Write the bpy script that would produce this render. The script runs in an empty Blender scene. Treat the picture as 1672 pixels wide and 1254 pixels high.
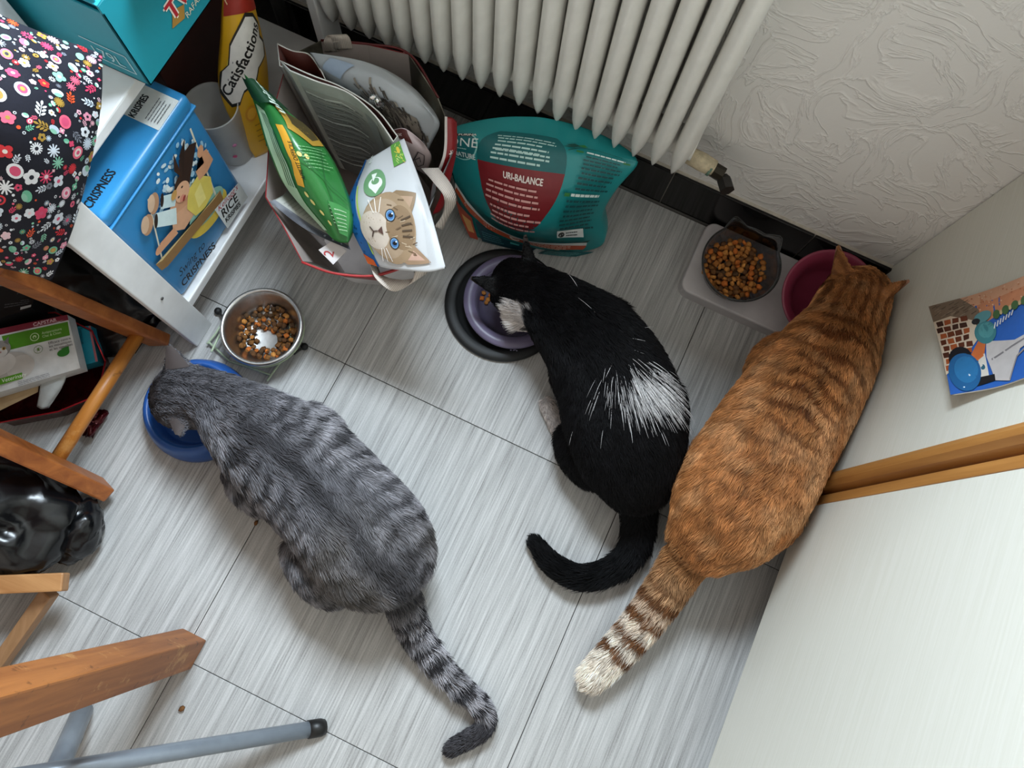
import bpy, bmesh, math, random
import numpy as np
from mathutils import Vector, Matrix

# ------------------------------------------------------------------ camera, world, lights
scene = bpy.context.scene
COL = scene.collection
CAM_AXES = np.array([[0.903141205878527, 0.4261186598396825, 0.05252475588437567],
                     [0.42542158219118237, -0.8716709766667361, -0.24332321270854854],
                     [-0.05790025604633706, 0.24210038449637253, -0.9685220514662931]])
FPX = 1187.165
CAMZ = 1.395
cam_data = bpy.data.cameras.new('camera')
cam_data.sensor_width = 36.0
cam_data.lens = FPX / 1672.0 * 36.0
cam_data.clip_start = 0.02
cam = bpy.data.objects.new('camera', cam_data)
COL.objects.link(cam)
_r, _d, _f = CAM_AXES
cam.matrix_world = Matrix(((_r[0], -_d[0], -_f[0], 0.0), (_r[1], -_d[1], -_f[1], 0.0),
                           (_r[2], -_d[2], -_f[2], CAMZ), (0, 0, 0, 1)))
scene.camera = cam
scene.view_settings.view_transform = 'Standard'
scene.view_settings.look = 'None'
scene.view_settings.gamma = 1.0
scene.view_settings.use_curve_mapping = False
scene.view_settings.exposure = 0.0
scene.cycles.use_denoising = True
scene.cycles.max_bounces = 6
scene.cycles.transparent_max_bounces = 12

world = bpy.data.worlds.new('room_light')
scene.world = world
world.use_nodes = True
world.node_tree.nodes['Background'].inputs[0].default_value = (1.0, 0.94, 0.86, 1)
world.node_tree.nodes['Background'].inputs[1].default_value = 0.72


def area_light(name, loc, target, size, energy, color):
    ld = bpy.data.lights.new(name, 'AREA')
    ld.shape = 'RECTANGLE'
    ld.size, ld.size_y = size
    ld.energy = energy
    ld.color = color
    lo = bpy.data.objects.new(name, ld)
    COL.objects.link(lo)
    lo.location = loc
    lo.rotation_euler = (Vector(target) - Vector(loc)).to_track_quat('-Z', 'Y').to_euler()
    return lo


# daylight entering through the window above the radiator
area_light('window_daylight', (-0.40, 0.925, 1.60), (-0.36, -0.6, 0.60), (0.56, 0.46), 62.0, (0.76, 0.89, 1.0))


# ------------------------------------------------------------------ measuring helpers
def ray(x, y):
    return CAM_AXES.T @ np.array([x - 836.0, y - 627.0, FPX])


C0 = np.array([0, 0, CAMZ])


def PZ(x, y, z=0.0):
    d = ray(x, y)
    return C0 + d * (z - CAMZ) / d[2]


def PX(x, y, v):
    d = ray(x, y)
    return C0 + d * v / d[0]


def PY(x, y, v):
    d = ray(x, y)
    return C0 + d * v / d[1]


# ------------------------------------------------------------------ materials
MATS = {}


def srgb(h):
    if isinstance(h, str):
        h = h.lstrip('#')
        c = [int(h[i:i + 2], 16) / 255 for i in (0, 2, 4)]
    else:
        c = [v / 255 for v in h]
    return tuple(((v + .055) / 1.055) ** 2.4 if v > .04045 else v / 12.92 for v in c)


class NT:
    """tiny node-tree builder"""
    def __init__(s, name):
        s.m = bpy.data.materials.new(name)
        s.m.use_nodes = True
        s.t = s.m.node_tree
        s.n = s.t.nodes
        s.b = s.n['Principled BSDF']

    def node(s, typ, **kw):
        nd = s.n.new(typ)
        ins = kw.pop('ins', {})
        for k, v in kw.items():
            setattr(nd, k, v)
        for k, v in ins.items():
            if hasattr(v, 'is_output'):
                s.t.links.new(v, nd.inputs[k])
            else:
                nd.inputs[k].default_value = v
        return nd

    def link(s, a, b):
        s.t.links.new(a, b)

    def math(s, op, a, b=0.0, c=0.0):
        return s.node('ShaderNodeMath', operation=op, ins={0: a, 1: b, 2: c}).outputs[0]

    def mix(s, f, a, b):
        nd = s.n.new('ShaderNodeMix')
        nd.data_type = 'RGBA'
        for k, v in ((0, f), (6, a), (7, b)):
            if hasattr(v, 'is_output'):
                s.t.links.new(v, nd.inputs[k])
            else:
                nd.inputs[k].default_value = v if k == 0 else (*v[:3], 1)
        return nd.outputs[2]

    def ramp(s, f, stops):
        nd = s.n.new('ShaderNodeValToRGB')
        s.t.links.new(f, nd.inputs[0])
        e = nd.color_ramp.elements
        while len(e) < len(stops):
            e.new(0.5)
        for el, (p, c) in zip(e, stops):
            el.position = p
            el.color = (*c[:3], 1) if not isinstance(c, (int, float)) else (c, c, c, 1)
        return nd.outputs[0]

    def bump(s, h, strength=.3, dist=.002):
        nd = s.node('ShaderNodeBump', ins={'Strength': strength, 'Distance': dist, 'Height': h})
        s.link(nd.outputs[0], s.b.inputs['Normal'])

    def obco(s, scale=(1, 1, 1), rot=(0, 0, 0)):
        tc = s.n.new('ShaderNodeTexCoord')
        mp = s.node('ShaderNodeMapping', ins={0: tc.outputs['Object'], 2: rot, 3: scale})
        return mp.outputs[0]

    def noise(s, vec, scale=5., detail=3., rough=.5, dist=0., typ=None):
        nd = s.n.new('ShaderNodeTexNoise')
        if typ:
            nd.noise_type = typ
        s.t.links.new(vec, nd.inputs['Vector'])
        nd.inputs['Scale'].default_value = scale
        nd.inputs['Detail'].default_value = detail
        nd.inputs['Roughness'].default_value = rough
        nd.inputs['Distortion'].default_value = dist
        return nd.outputs[0]


def plain(name, col, rough=.5, metal=0., var=.12, nscale=40., bump=0., spec=.5, bscale=None, **kw):
    """colour with a light procedural mottling"""
    if name in MATS:
        return MATS[name]
    t = NT(name)
    c = srgb(col) if not (isinstance(col, tuple) and isinstance(col[0], float)) else col
    v = t.obco()
    n = t.noise(v, nscale, 4.)
    lo = tuple(x * (1 - var) for x in c)
    hi = tuple(min(1, x * (1 + var)) for x in c)
    t.link(t.ramp(n, [(.3, lo), (.7, hi)]), t.b.inputs['Base Color'])
    t.b.inputs['Roughness'].default_value = rough
    t.b.inputs['Metallic'].default_value = metal
    t.b.inputs['Specular IOR Level'].default_value = spec
    for k, val in kw.items():
        t.b.inputs[k.replace('_', ' ')].default_value = val
    if bump:
        t.bump(t.noise(v, bscale or nscale * 2, 5.), bump, .002)
    MATS[name] = t.m
    return t.m


def ink(col):
    key = 'ink_' + (col.lstrip('#') if isinstance(col, str) else '%02x%02x%02x' % tuple(col))
    return plain(key, col, rough=.45, var=.06, nscale=60.)


# ------------------------------------------------------------------ object helpers
def wloc(o):
    v = Vector((0, 0, 0))
    while o is not None:
        v = v + o.location
        o = o.parent
    return v


def tag(o, label=None, cat=None, group=None, kind=None):
    if label: o['label'] = label
    if cat: o['category'] = cat
    if group: o['group'] = group
    if kind: o['kind'] = kind
    return o


def thing(name, label, cat, loc, group=None, kind=None):
    o = bpy.data.objects.new(name, None)
    o.empty_display_size = .03
    COL.objects.link(o)
    o.location = [float(v) for v in loc]
    return tag(o, label, cat, group, kind)


def link(name, me, mat=None, parent=None, base=None, smooth=True):
    """me is in world coordinates; it is re-based on its parent (or on `base` for top-level things)"""
    o = bpy.data.objects.new(name, me)
    COL.objects.link(o)
    if parent is not None:
        o.parent = parent
        me.transform(Matrix.Translation(-wloc(parent)))
    elif base is not None:
        o.location = [float(v) for v in base]
        me.transform(Matrix.Translation(-Vector([float(v) for v in base])))
    if mat is not None:
        for m in (mat if isinstance(mat, (list, tuple)) else [mat]):
            me.materials.append(m)
    if smooth and len(me.polygons):
        me.polygons.foreach_set('use_smooth', [True] * len(me.polygons))
    return o


def mesh_py(verts, faces, name='mesh'):
    me = bpy.data.meshes.new(name)
    me.from_pydata([tuple(float(c) for c in v) for v in verts], [], [tuple(f) for f in faces])
    me.update()
    return me


def bm_mesh(bm, name='mesh'):
    me = bpy.data.meshes.new(name)
    bmesh.ops.recalc_face_normals(bm, faces=bm.faces)
    bm.to_mesh(me)
    bm.free()
    return me


def box_bm(lo, hi, bevel=0., seg=2, bm=None, mat=None):
    own = bm is None
    b2 = bmesh.new()
    lo, hi = np.array(lo, float), np.array(hi, float)
    bmesh.ops.create_cube(b2, size=1.0)
    for v in b2.verts:
        v.co = Vector((lo + hi) / 2 + np.array(v.co) * (hi - lo))
    if bevel:
        bmesh.ops.bevel(b2, geom=list(b2.edges), offset=bevel, segments=seg, affect='EDGES', profile=.6)
    if mat is not None:
        bmesh.ops.transform(b2, matrix=mat, verts=b2.verts)
    if own:
        return b2
    tmp = bpy.data.meshes.new('tmp')
    b2.to_mesh(tmp); b2.free()
    bm.from_mesh(tmp)
    bpy.data.meshes.remove(tmp)
    return bm


def box(lo, hi, bevel=0., seg=2):
    return bm_mesh(box_bm(lo, hi, bevel, seg))


def catmull(pts, n):
    p = np.array(pts, float)
    if len(p) == 2:
        t = np.linspace(0, 1, n)[:, None]
        return p[0] * (1 - t) + p[1] * t
    q = np.vstack([2 * p[0] - p[1], p, 2 * p[-1] - p[-2]])
    ts = np.linspace(0, len(p) - 1, n)
    i = np.minimum(ts.astype(int), len(p) - 2)
    f = (ts - i)[:, None]
    a, b, c, d = q[i], q[i + 1], q[i + 2], q[i + 3]
    return .5 * ((2 * b) + (-a + c) * f + (2 * a - 5 * b + 4 * c - d) * f ** 2 + (-a + 3 * b - 3 * c + d) * f ** 3)


def frames(pts, up=(0, 0, 1)):
    """tangent, side and up vectors along a polyline"""
    p = np.array(pts, float)
    t = np.gradient(p, axis=0)
    t /= np.linalg.norm(t, axis=1)[:, None] + 1e-12
    u0 = np.array(up, float)
    s = np.cross(t, u0)
    bad = np.linalg.norm(s, axis=1) < .15
    s[bad] = np.cross(t[bad], np.array([0, 1., 0.1]))
    s /= np.linalg.norm(s, axis=1)[:, None]
    return t, s, np.cross(s, t)


def tube_geo(pts, rs, seg=10, up=(0, 0, 1), cap=True, off=0):
    """verts and faces of a tube; rs is a radius, or a list of radii or (side, up) pairs"""
    p = np.array(pts, float)
    n = len(p)
    r = np.array([rs] * n if np.isscalar(rs) else rs, float)
    if r.ndim == 1:
        r = np.stack([r, r], 1)
    t, s, u = frames(p, up)
    a = np.linspace(0, 2 * math.pi, seg, endpoint=False)
    V = (p[:, None] + s[:, None] * (np.cos(a)[None, :, None] * r[:, 0, None, None])
         + u[:, None] * (np.sin(a)[None, :, None] * r[:, 1, None, None])).reshape(-1, 3)
    F = []
    for i in range(n - 1):
        for j in range(seg):
            k = (j + 1) % seg
            F.append((off + i * seg + j, off + i * seg + k, off + (i + 1) * seg + k, off + (i + 1) * seg + j))
    if cap:
        F.append(tuple(off + j for j in range(seg))[::-1])
        F.append(tuple(off + (n - 1) * seg + j for j in range(seg)))
    return [tuple(v) for v in V], F


def tube(pts, rs, seg=10, smooth_n=0, up=(0, 0, 1)):
    if smooth_n:
        if not np.isscalar(rs):
            rs = catmull(np.array(rs, float).reshape(len(pts), -1), smooth_n)
            if rs.shape[1] == 1: rs = rs[:, 0]
        pts = catmull(pts, smooth_n)
    V, F = tube_geo(pts, rs, seg, up)
    return mesh_py(V, F)


def join_geo(parts):
    V, F = [], []
    for v, f in parts:
        o = len(V)
        V += list(v)
        F += [tuple(i + o for i in q) for q in f]
    return V, F


def lathe(profile, centre, seg=48, tilt=None):
    """profile: (radius, height) pairs; closed solid of revolution about z"""
    V, F = [], []
    n = len(profile)
    for r, z in profile:
        for j in range(seg):
            a = 2 * math.pi * j / seg
            V.append((r * math.cos(a), r * math.sin(a), z))
    for i in range(n - 1):
        for j in range(seg):
            k = (j + 1) % seg
            F.append((i * seg + j, i * seg + k, (i + 1) * seg + k, (i + 1) * seg + j))
    me = mesh_py(V, F)
    bm = bmesh.new(); bm.from_mesh(me)
    bmesh.ops.remove_doubles(bm, verts=bm.verts, dist=1e-5)
    bmesh.ops.recalc_face_normals(bm, faces=bm.faces)
    bm.to_mesh(me); bm.free()
    if tilt is not None:
        me.transform(tilt)
    me.transform(Matrix.Translation(Vector([float(v) for v in centre])))
    return me


def beam(a, b, w, h, bevel=.004, up=(0, 0, 1), roll=0.):
    """rectangular bar from a to b; w across, h along `up`"""
    a, b = np.array(a, float), np.array(b, float)
    L = np.linalg.norm(b - a)
    t = (b - a) / L
    s = np.cross(t, np.array(up, float)); s /= np.linalg.norm(s)
    u = np.cross(s, t)
    if roll:
        s, u = s * math.cos(roll) + u * math.sin(roll), -s * math.sin(roll) + u * math.cos(roll)
    bm = box_bm((-w / 2, 0, -h / 2), (w / 2, L, h / 2), bevel)
    bmesh.ops.transform(bm, matrix=Matrix(((s[0], t[0], u[0], a[0]), (s[1], t[1], u[1], a[1]), (s[2], t[2], u[2], a[2]), (0, 0, 0, 1))), verts=bm.verts)
    return bm_mesh(bm)


# value noise in numpy (for modelling and for the cats' coats)
def vnoise(P, scale, seed=0):
    q = np.asarray(P, float) * scale + seed * 17.31
    i = np.floor(q).astype(np.int64)
    f = q - i
    f = f * f * (3 - 2 * f)

    def h(a, b, c):
        n = (a * 374761393 + b * 668265263 + c * 2147483647 + seed * 974711) & 0xffffffff
        n = ((n ^ (n >> 13)) * 1274126177) & 0xffffffff
        return ((n ^ (n >> 16)) & 0xffff) / 65535.0
    x, y, z = i[..., 0], i[..., 1], i[..., 2]
    fx, fy, fz = f[..., 0], f[..., 1], f[..., 2]
    def L(a, b, t): return a + (b - a) * t
    return L(L(L(h(x, y, z), h(x + 1, y, z), fx), L(h(x, y + 1, z), h(x + 1, y + 1, z), fx), fy),
             L(L(h(x, y, z + 1), h(x + 1, y, z + 1), fx), L(h(x, y + 1, z + 1), h(x + 1, y + 1, z + 1), fx), fy), fz)


# ------------------------------------------------------------------ flat print on a surface
_TXT = {}


def text_geo(s):
    if s not in _TXT:
        cu = bpy.data.curves.new('txt', 'FONT')
        cu.body = s
        cu.resolution_u = 3
        o = bpy.data.objects.new('txt', cu)
        COL.objects.link(o)
        dg = bpy.context.evaluated_depsgraph_get()
        dg.update()
        me = bpy.data.meshes.new_from_object(o.evaluated_get(dg))
        V = np.array([v.co[:2] for v in me.vertices])
        F = [tuple(p.vertices) for p in me.polygons]
        bpy.data.objects.remove(o)
        bpy.data.curves.remove(cu)
        bpy.data.meshes.remove(me)
        _TXT[s] = (V, F)
    return _TXT[s]


class Art:
    """ink shapes in (u, v), laid on a surface by a mapping function; later shapes lie over earlier ones"""
    def __init__(s, aspect=1.0):
        s.items = []
        s.lay = None
        s.asp = aspect      # width / height of the (u, v) square, keeps circles round

    def poly(s, pts, col):
        s.items.append((np.array(pts, float), [tuple(range(len(pts)))], col, s.lay))

    def rect(s, x0, y0, x1, y1, col):
        s.poly([(x0, y0), (x1, y0), (x1, y1), (x0, y1)], col)

    def ell(s, cx, cy, rx, ry, col, rot=0., n=22):
        a = np.linspace(0, 2 * math.pi, n, endpoint=False)
        x, y = rx * np.cos(a), ry * np.sin(a)
        c, q = math.cos(rot), math.sin(rot)
        s.poly(np.stack([cx + (x * c - y * q), cy + (x * q + y * c) * s.asp], 1), col)

    def line(s, pts, w, col):
        p = np.array(pts, float)
        k = np.array([1, 1 / s.asp])
        t = np.gradient(p * k, axis=0)
        t /= np.linalg.norm(t, axis=1)[:, None] + 1e-9
        nrm = np.stack([-t[:, 1], t[:, 0]], 1) / k
        A, B = p + nrm * w / 2, p - nrm * w / 2
        n = len(p)
        s.items.append((np.vstack([A, B]), [(i, i + 1, n + i + 1, n + i) for i in range(n - 1)], col, s.lay))

    def text(s, txt, x, y, size, col, rot=0., sx=1., shear=0., align='l', bold=0.):
        V, F = text_geo(txt)
        V = V.copy()
        V[:, 0] += V[:, 1] * shear
        V[:, 0] *= sx
        if align == 'c':
            V[:, 0] -= (V[:, 0].max() + V[:, 0].min()) / 2
        V *= size
        c, q = math.cos(rot), math.sin(rot)
        W = np.stack([x + (V[:, 0] * c - V[:, 1] * q), y + (V[:, 0] * q + V[:, 1] * c) * s.asp], 1)
        if bold:
            for dx, dy in ((-bold, 0), (bold, 0), (0, bold), (0, -bold)):
                s.items.append((W + np.array([dx, dy * s.asp]), F, col, s.lay))
        s.items.append((W, F, col, s.lay))

    def lines(s, x0, y0, x1, n, dy, w, col, rng, slope=0., wav=0.):
        """rows of print too small to read"""
        for i in range(n):
            y = y0 - i * dy
            a, b = x0 + rng.uniform(0, .06) * (x1 - x0), x1 - rng.uniform(0, .22) * (x1 - x0)
            x = a
            while x < b:
                e = min(b, x + rng.uniform(.05, .16) * (x1 - x0))
                s.line([(x, y + slope * (x - x0) + wav * math.sin(9 * x)), (e, y + slope * (e - x0) + wav * math.sin(9 * e))], w, col)
                x = e + .018 * (x1 - x0)

    def build(s, name, parent, fmap, maxlen=.06, h0=.0006, dh=.00006, label=None):
        cols = []
        V3, F3, MI = [], [], []
        for li, (V, F, col, lay) in enumerate(s.items):
            if lay is not None: li = lay
            if col not in cols: cols.append(col)
            bm = bmesh.new()
            vs = [bm.verts.new((a, b, 0)) for a, b in V]
            for f in F:
                try: bm.faces.new([vs[i] for i in f])
                except ValueError: pass
            bmesh.ops.triangulate(bm, faces=bm.faces)
            for _ in range(5):
                lo = [e for e in bm.edges if e.calc_length() > maxlen]
                if not lo: break
                bmesh.ops.subdivide_edges(bm, edges=lo, cuts=1)
                bmesh.ops.triangulate(bm, faces=bm.faces)
            bm.verts.index_update()
            uv = np.array([(v.co.x, v.co.y) for v in bm.verts])
            if len(uv) == 0:
                bm.free(); continue
            P = fmap(uv, h0 + dh * li)
            o = len(V3)
            V3 += [tuple(q) for q in P]
            for f in bm.faces:
                F3.append(tuple(o + v.index for v in f.verts))
                MI.append(cols.index(col))
            bm.free()
        me = mesh_py(V3, F3)
        o = link(name, me, [ink(c) for c in cols], parent, smooth=False)
        me.polygons.foreach_set('material_index', MI)
        if label: o['label'] = label
        return o


def quad_map(p00, p10, p01, p11):
    """flat panel: u from p00 to p10, v from p00 to p01"""
    a, b, c, d = [np.array(p, float) for p in (p00, p10, p01, p11)]
    n = np.cross(b - a, c - a); n /= np.linalg.norm(n)

    def f(uv, h):
        u, v = uv[:, :1], uv[:, 1:]
        return a * (1 - u) * (1 - v) + b * u * (1 - v) + c * (1 - u) * v + d * u * v + n * h
    return f


def grid_map(G, flip=False):
    """curved panel: G[v, u] grid of points"""
    nv, nu = G.shape[:2]
    du = np.gradient(G, axis=1); dv = np.gradient(G, axis=0)
    N = np.cross(du, dv) * (-1 if flip else 1); N /= np.linalg.norm(N, axis=2)[:, :, None] + 1e-12

    def f(uv, h):
        x = np.clip(uv[:, 0], 0, 1) * (nu - 1); y = np.clip(uv[:, 1], 0, 1) * (nv - 1)
        i = np.minimum(x.astype(int), nu - 2); j = np.minimum(y.astype(int), nv - 2)
        fx, fy = (x - i)[:, None], (y - j)[:, None]
        def S(A): return (A[j, i] * (1 - fx) + A[j, i + 1] * fx) * (1 - fy) + (A[j + 1, i] * (1 - fx) + A[j + 1, i + 1] * fx) * fy
        return S(G) + S(N) * h
    return f


def sack_grid(rows, nu=28, nv=28, bulge=.02, wr=.003, seed=1, pu=.7, pv=.7):
    R = np.array([catmull(r, nu) for r in rows])
    G = np.array([catmull(R[:, j], nv) for j in range(nu)]).transpose(1, 0, 2)
    u = np.linspace(0, 1, nu)[None, :]; v = np.linspace(0, 1, nv)[:, None]
    prof = np.sin(math.pi * u) ** pu * np.sin(math.pi * np.clip(v, 0, 1)) ** pv
    N = np.cross(np.gradient(G, axis=1), np.gradient(G, axis=0))
    N /= np.linalg.norm(N, axis=2)[:, :, None] + 1e-12
    w = (vnoise(G, 20, seed) - .5) * 2 + (vnoise(G, 45, seed + 3) - .5) * .5
    edge = np.minimum(1, 6 * np.minimum(np.minimum(u, 1 - u), np.minimum(v, 1 - v)) + .15)
    return G + N * (prof * bulge + w * wr * edge)[:, :, None]


def sack_mesh(G, back, open_bottom=True, pu=.5, pv=.5):
    """closed pillow-like bag: front grid G and a back grid pushed along `back`"""
    nv, nu = G.shape[:2]
    u = np.linspace(0, 1, nu)[None, :]; v = np.linspace(0, 1, nv)[:, None]
    prof = np.sin(math.pi * u) ** pu * (np.cos(math.pi / 2 * v) ** pv if open_bottom else np.sin(math.pi * v) ** pv)
    prof = np.nan_to_num(np.clip(prof, 0, 1))
    B = G + np.array(back, float) * prof[:, :, None]
    V = np.vstack([G.reshape(-1, 3), B.reshape(-1, 3)])
    F = []
    m = nu * nv
    for j in range(nv - 1):
        for i in range(nu - 1):
            a, b, c, d = j * nu + i, j * nu + i + 1, (j + 1) * nu + i + 1, (j + 1) * nu + i
            F.append((a, b, c, d)); F.append((m + a, m + d, m + c, m + b))
    for i in range(nu - 1):
        F.append((i, m + i, m + i + 1, i + 1))
        a, b = (nv - 1) * nu + i, (nv - 1) * nu + i + 1
        F.append((a, b, m + b, m + a))
    for j in range(nv - 1):
        a, b = j * nu, (j + 1) * nu
        F.append((a, b, m + b, m + a))
        a, b = j * nu + nu - 1, (j + 1) * nu + nu - 1
        F.append((a, m + a, m + b, b))
    me = mesh_py(V, F)
    bm = bmesh.new(); bm.from_mesh(me)
    bmesh.ops.remove_doubles(bm, verts=bm.verts, dist=2e-4)
    bmesh.ops.dissolve_degenerate(bm, edges=bm.edges, dist=1e-5)
    bmesh.ops.recalc_face_normals(bm, faces=bm.faces)
    bm.to_mesh(me); bm.free()
    return me
# ================================================================== THE ROOM
WALL_Y = 0.860
CAB_X = 0.490


def floor_material():
    t = NT('grey_streaked_vinyl')
    tc = t.n.new('ShaderNodeTexCoord')
    oi = t.n.new('ShaderNodeObjectInfo')
    off = t.node('ShaderNodeVectorMath', operation='SCALE', ins={0: oi.outputs['Location'], 3: 7.3}).outputs[0]
    co = t.node('ShaderNodeVectorMath', operation='ADD', ins={0: tc.outputs['Object'], 1: off}).outputs[0]
    fine = t.noise(t.node('ShaderNodeMapping', ins={0: co, 3: (330, 5, 1)}).outputs[0], 1., 4., .75)
    mid = t.noise(t.node('ShaderNodeMapping', ins={0: co, 3: (95, 3, 1)}).outputs[0], 1., 3., .6)
    grain = t.noise(co, 420., 2.)
    a = t.math('ADD', t.math('MULTIPLY', fine, .55), t.math('MULTIPLY', mid, .35))
    a = t.math('ADD', a, t.math('MULTIPLY', grain, .12))
    c = t.ramp(a, [(.36, srgb('7d7b79')), (.47, srgb('a3a2a0')), (.56, srgb('b7b6b4')), (.68, srgb('cdccca'))])
    t.link(c, t.b.inputs['Base Color'])
    t.b.inputs['Roughness'].default_value = .55
    t.b.inputs['Specular IOR Level'].default_value = .35
    t.bump(a, .25, .0008)
    return t.m


def plaster_material():
    t = NT('combed_white_plaster')
    v = t.obco((1, 1, 1))
    warp = t.noise(v, 5., 2.)
    vw = t.node('ShaderNodeVectorMath', operation='ADD', ins={0: v, 1: t.node('ShaderNodeVectorMath', operation='SCALE', ins={0: t.node('ShaderNodeTexNoise', ins={'Vector': v, 'Scale': 6., 'Detail': 1.}).outputs[1], 3: .16}).outputs[0]}).outputs[0]
    s1 = t.noise(t.node('ShaderNodeMapping', ins={0: vw, 2: (0, .7, 0), 3: (1, 1, 3.2)}).outputs[0], 10., 4., .55, .6)
    s2 = t.noise(t.node('ShaderNodeMapping', ins={0: vw, 2: (0, -.6, 0), 3: (3.4, 1, 1)}).outputs[0], 9., 4., .55, .6)
    m = t.ramp(t.noise(v, 7., 1.), [(.44, 0.), (.56, 1.)])
    s = t.mix(m, t.ramp(s1, [(.0, 0.), (1, 1.)]), t.ramp(s2, [(.0, 0.), (1, 1.)]))
    ridge = t.math('ABSOLUTE', t.math('SUBTRACT', s, .5))
    line = t.ramp(ridge, [(.0, 1.), (.018, .5), (.05, 0.)])
    t.link(t.mix(line, srgb('ebe9e5'), srgb('f1efeb')), t.b.inputs['Base Color'])
    t.b.inputs['Roughness'].default_value = .75
    t.bump(t.math('ADD', line, t.math('MULTIPLY', t.noise(v, 160., 2.), .10)), .5, .003)
    return t.m


def wood_material(name, dark, light, axis=0, scale=1., rough=.4, worn=False):
    t = NT(name)
    sc = [38., 38., 38.]
    sc[axis] = 3.0
    v = t.obco(tuple(x * scale for x in sc))
    n = t.noise(v, 1., 5., .6, .8)
    c = t.ramp(n, [(.3, srgb(dark)), (.52, tuple((a + b) / 2 for a, b in zip(srgb(dark), srgb(light)))), (.72, srgb(light))])
    if worn:
        w = t.ramp(t.noise(t.obco((14, 14, 14)), 1., 6., .7), [(.58, 0.), (.68, 1.)])
        c = t.mix(t.math('MULTIPLY', w, .55), c, srgb('d9a868'))
        k = t.ramp(t.noise(t.obco((45, 45, 45)), 1., 4., .6), [(.62, 0.), (.7, 1.)])
        c = t.mix(t.math('MULTIPLY', k, .6), c, srgb('4a2a15'))
    t.link(c, t.b.inputs['Base Color'])
    t.b.inputs['Roughness'].default_value = rough
    t.bump(n, .25, .0012)
    return t.m


M_FLOOR = floor_material()
M_PLASTER = plaster_material()
M_GAP = plain('floor_joint', '33302e', .9)
M_BLACKTILE = plain('black_glazed_tile', '0b090a', .12, var=.2)
M_GROUT = plain('grout', 'b9b2a6', .9, nscale=120.)
M_WHITEPAINT = plain('white_paint', 'd9d8d3', .45, var=.05, nscale=30., bump=.15)
M_RAD = plain('radiator_enamel', 'e6e5df', .38, var=.07, nscale=22., bump=.12)

# floor: base plus tiles
fl = link('floor', box((-1.9, -1.7, -.03), (1.5, .87, -.004)), M_GAP, base=(0, 0, 0), smooth=False)
tag(fl, kind='structure')
TS = .602
tile_bm = box_bm((-TS / 2 + .0007, -TS / 2 + .0007, -.004), (TS / 2 - .0007, TS / 2 - .0007, 0), .0006, 1)
tile_me = bm_mesh(tile_bm, 'tile')
tile_me.materials.append(M_FLOOR)
for ix in range(-3, 2):
    for iy in range(-3, 2):
        cx, cy = -.397 + TS * (ix + .5), .2415 + TS * (iy + .5)
        if iy == 1:
            continue
        o = bpy.data.objects.new('tile', tile_me)
        COL.objects.link(o)
        o.parent = fl
        o.location = (cx, cy, 0)

# back wall with the window above the radiator (the window itself is above the picture)
bm = bmesh.new()
WX0, WX1, WZ0, WZ1 = -.76, -.04, 1.16, 2.0
for lo, hi in (((-1.9, WALL_Y, 0), (WX0, WALL_Y + .16, 2.5)), ((WX1, WALL_Y, 0), (1.5, WALL_Y + .16, 2.5)),
               ((WX0, WALL_Y, 0), (WX1, WALL_Y + .16, WZ0)), ((WX0, WALL_Y, WZ1), (WX1, WALL_Y + .16, 2.5))):
    box_bm(lo, hi, bm=bm)
wb = link('wall_back', bm_mesh(bm), M_PLASTER, base=(0, WALL_Y, 0), smooth=False)
tag(wb, kind='structure')
win = thing('window_1', None, None, (0, WALL_Y + .08, WZ0), kind='structure')
bm = bmesh.new()
for lo, hi in (((WX0, .90, WZ0), (WX1, .96, WZ0 + .06)), ((WX0, .90, WZ1 - .06), (WX1, .96, WZ1)),
               ((WX0, .90, WZ0), (WX0 + .06, .96, WZ1)), ((WX1 - .06, .90, WZ0), (WX1, .96, WZ1)), ((-.43, .90, WZ0), (-.37, .96, WZ1))):
    box_bm(lo, hi, .004, bm=bm)
link('window_frame', bm_mesh(bm), M_WHITEPAINT, win, smooth=False)
link('window_sill', box((-.95, .70, .965), (.35, WALL_Y + .005, 1.0), .006), M_WHITEPAINT, win, smooth=False)
wl = link('wall_left', box((-1.98, -1.7, 0), (-1.9, 1.0, 2.5)), plain('left_wall_paint', 'bdb9b2', .8), base=(-1.9, 0, 0), smooth=False)
tag(wl, kind='structure')

# black tile skirting
bb = link('baseboard_back', box((-1.9, .8525, -.004), (CAB_X + .3, WALL_Y, .1195)), M_GROUT, base=(0, .853, 0), smooth=False)
tag(bb, kind='structure')
bt = bm_mesh(box_bm((-.1488, -.006, 0), (.1488, .002, .119), .0015, 2), 'skirting_tile')
bt.materials.append(M_BLACKTILE)
for k in range(-6, 3):
    o = bpy.data.objects.new('tile', bt)
    COL.objects.link(o)
    o.parent = bb
    o.location = (.18 + .3 * k, .8525 - .853, .0005)
tr = link('trim_1', tube([(-1.2, .846, .001), (CAB_X, .846, .001)], [(.004, .004)] * 2, 8), plain('grey_sealant', '4d4a47', .7), base=(0, .846, 0))
tag(tr, kind='structure')

# ------------------------------------------------------------------ cabinet on the right
def cabinet_material():
    t = NT('cream_melamine')
    n = t.noise(t.obco((4, 6, 260)), 1., 3., .6)
    t.link(t.ramp(n, [(.35, srgb('d8d6ca')), (.65, srgb('dedcd2'))]), t.b.inputs['Base Color'])
    t.b.inputs['Roughness'].default_value = .42
    t.bump(n, .10, .0006)
    return t.m


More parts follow.
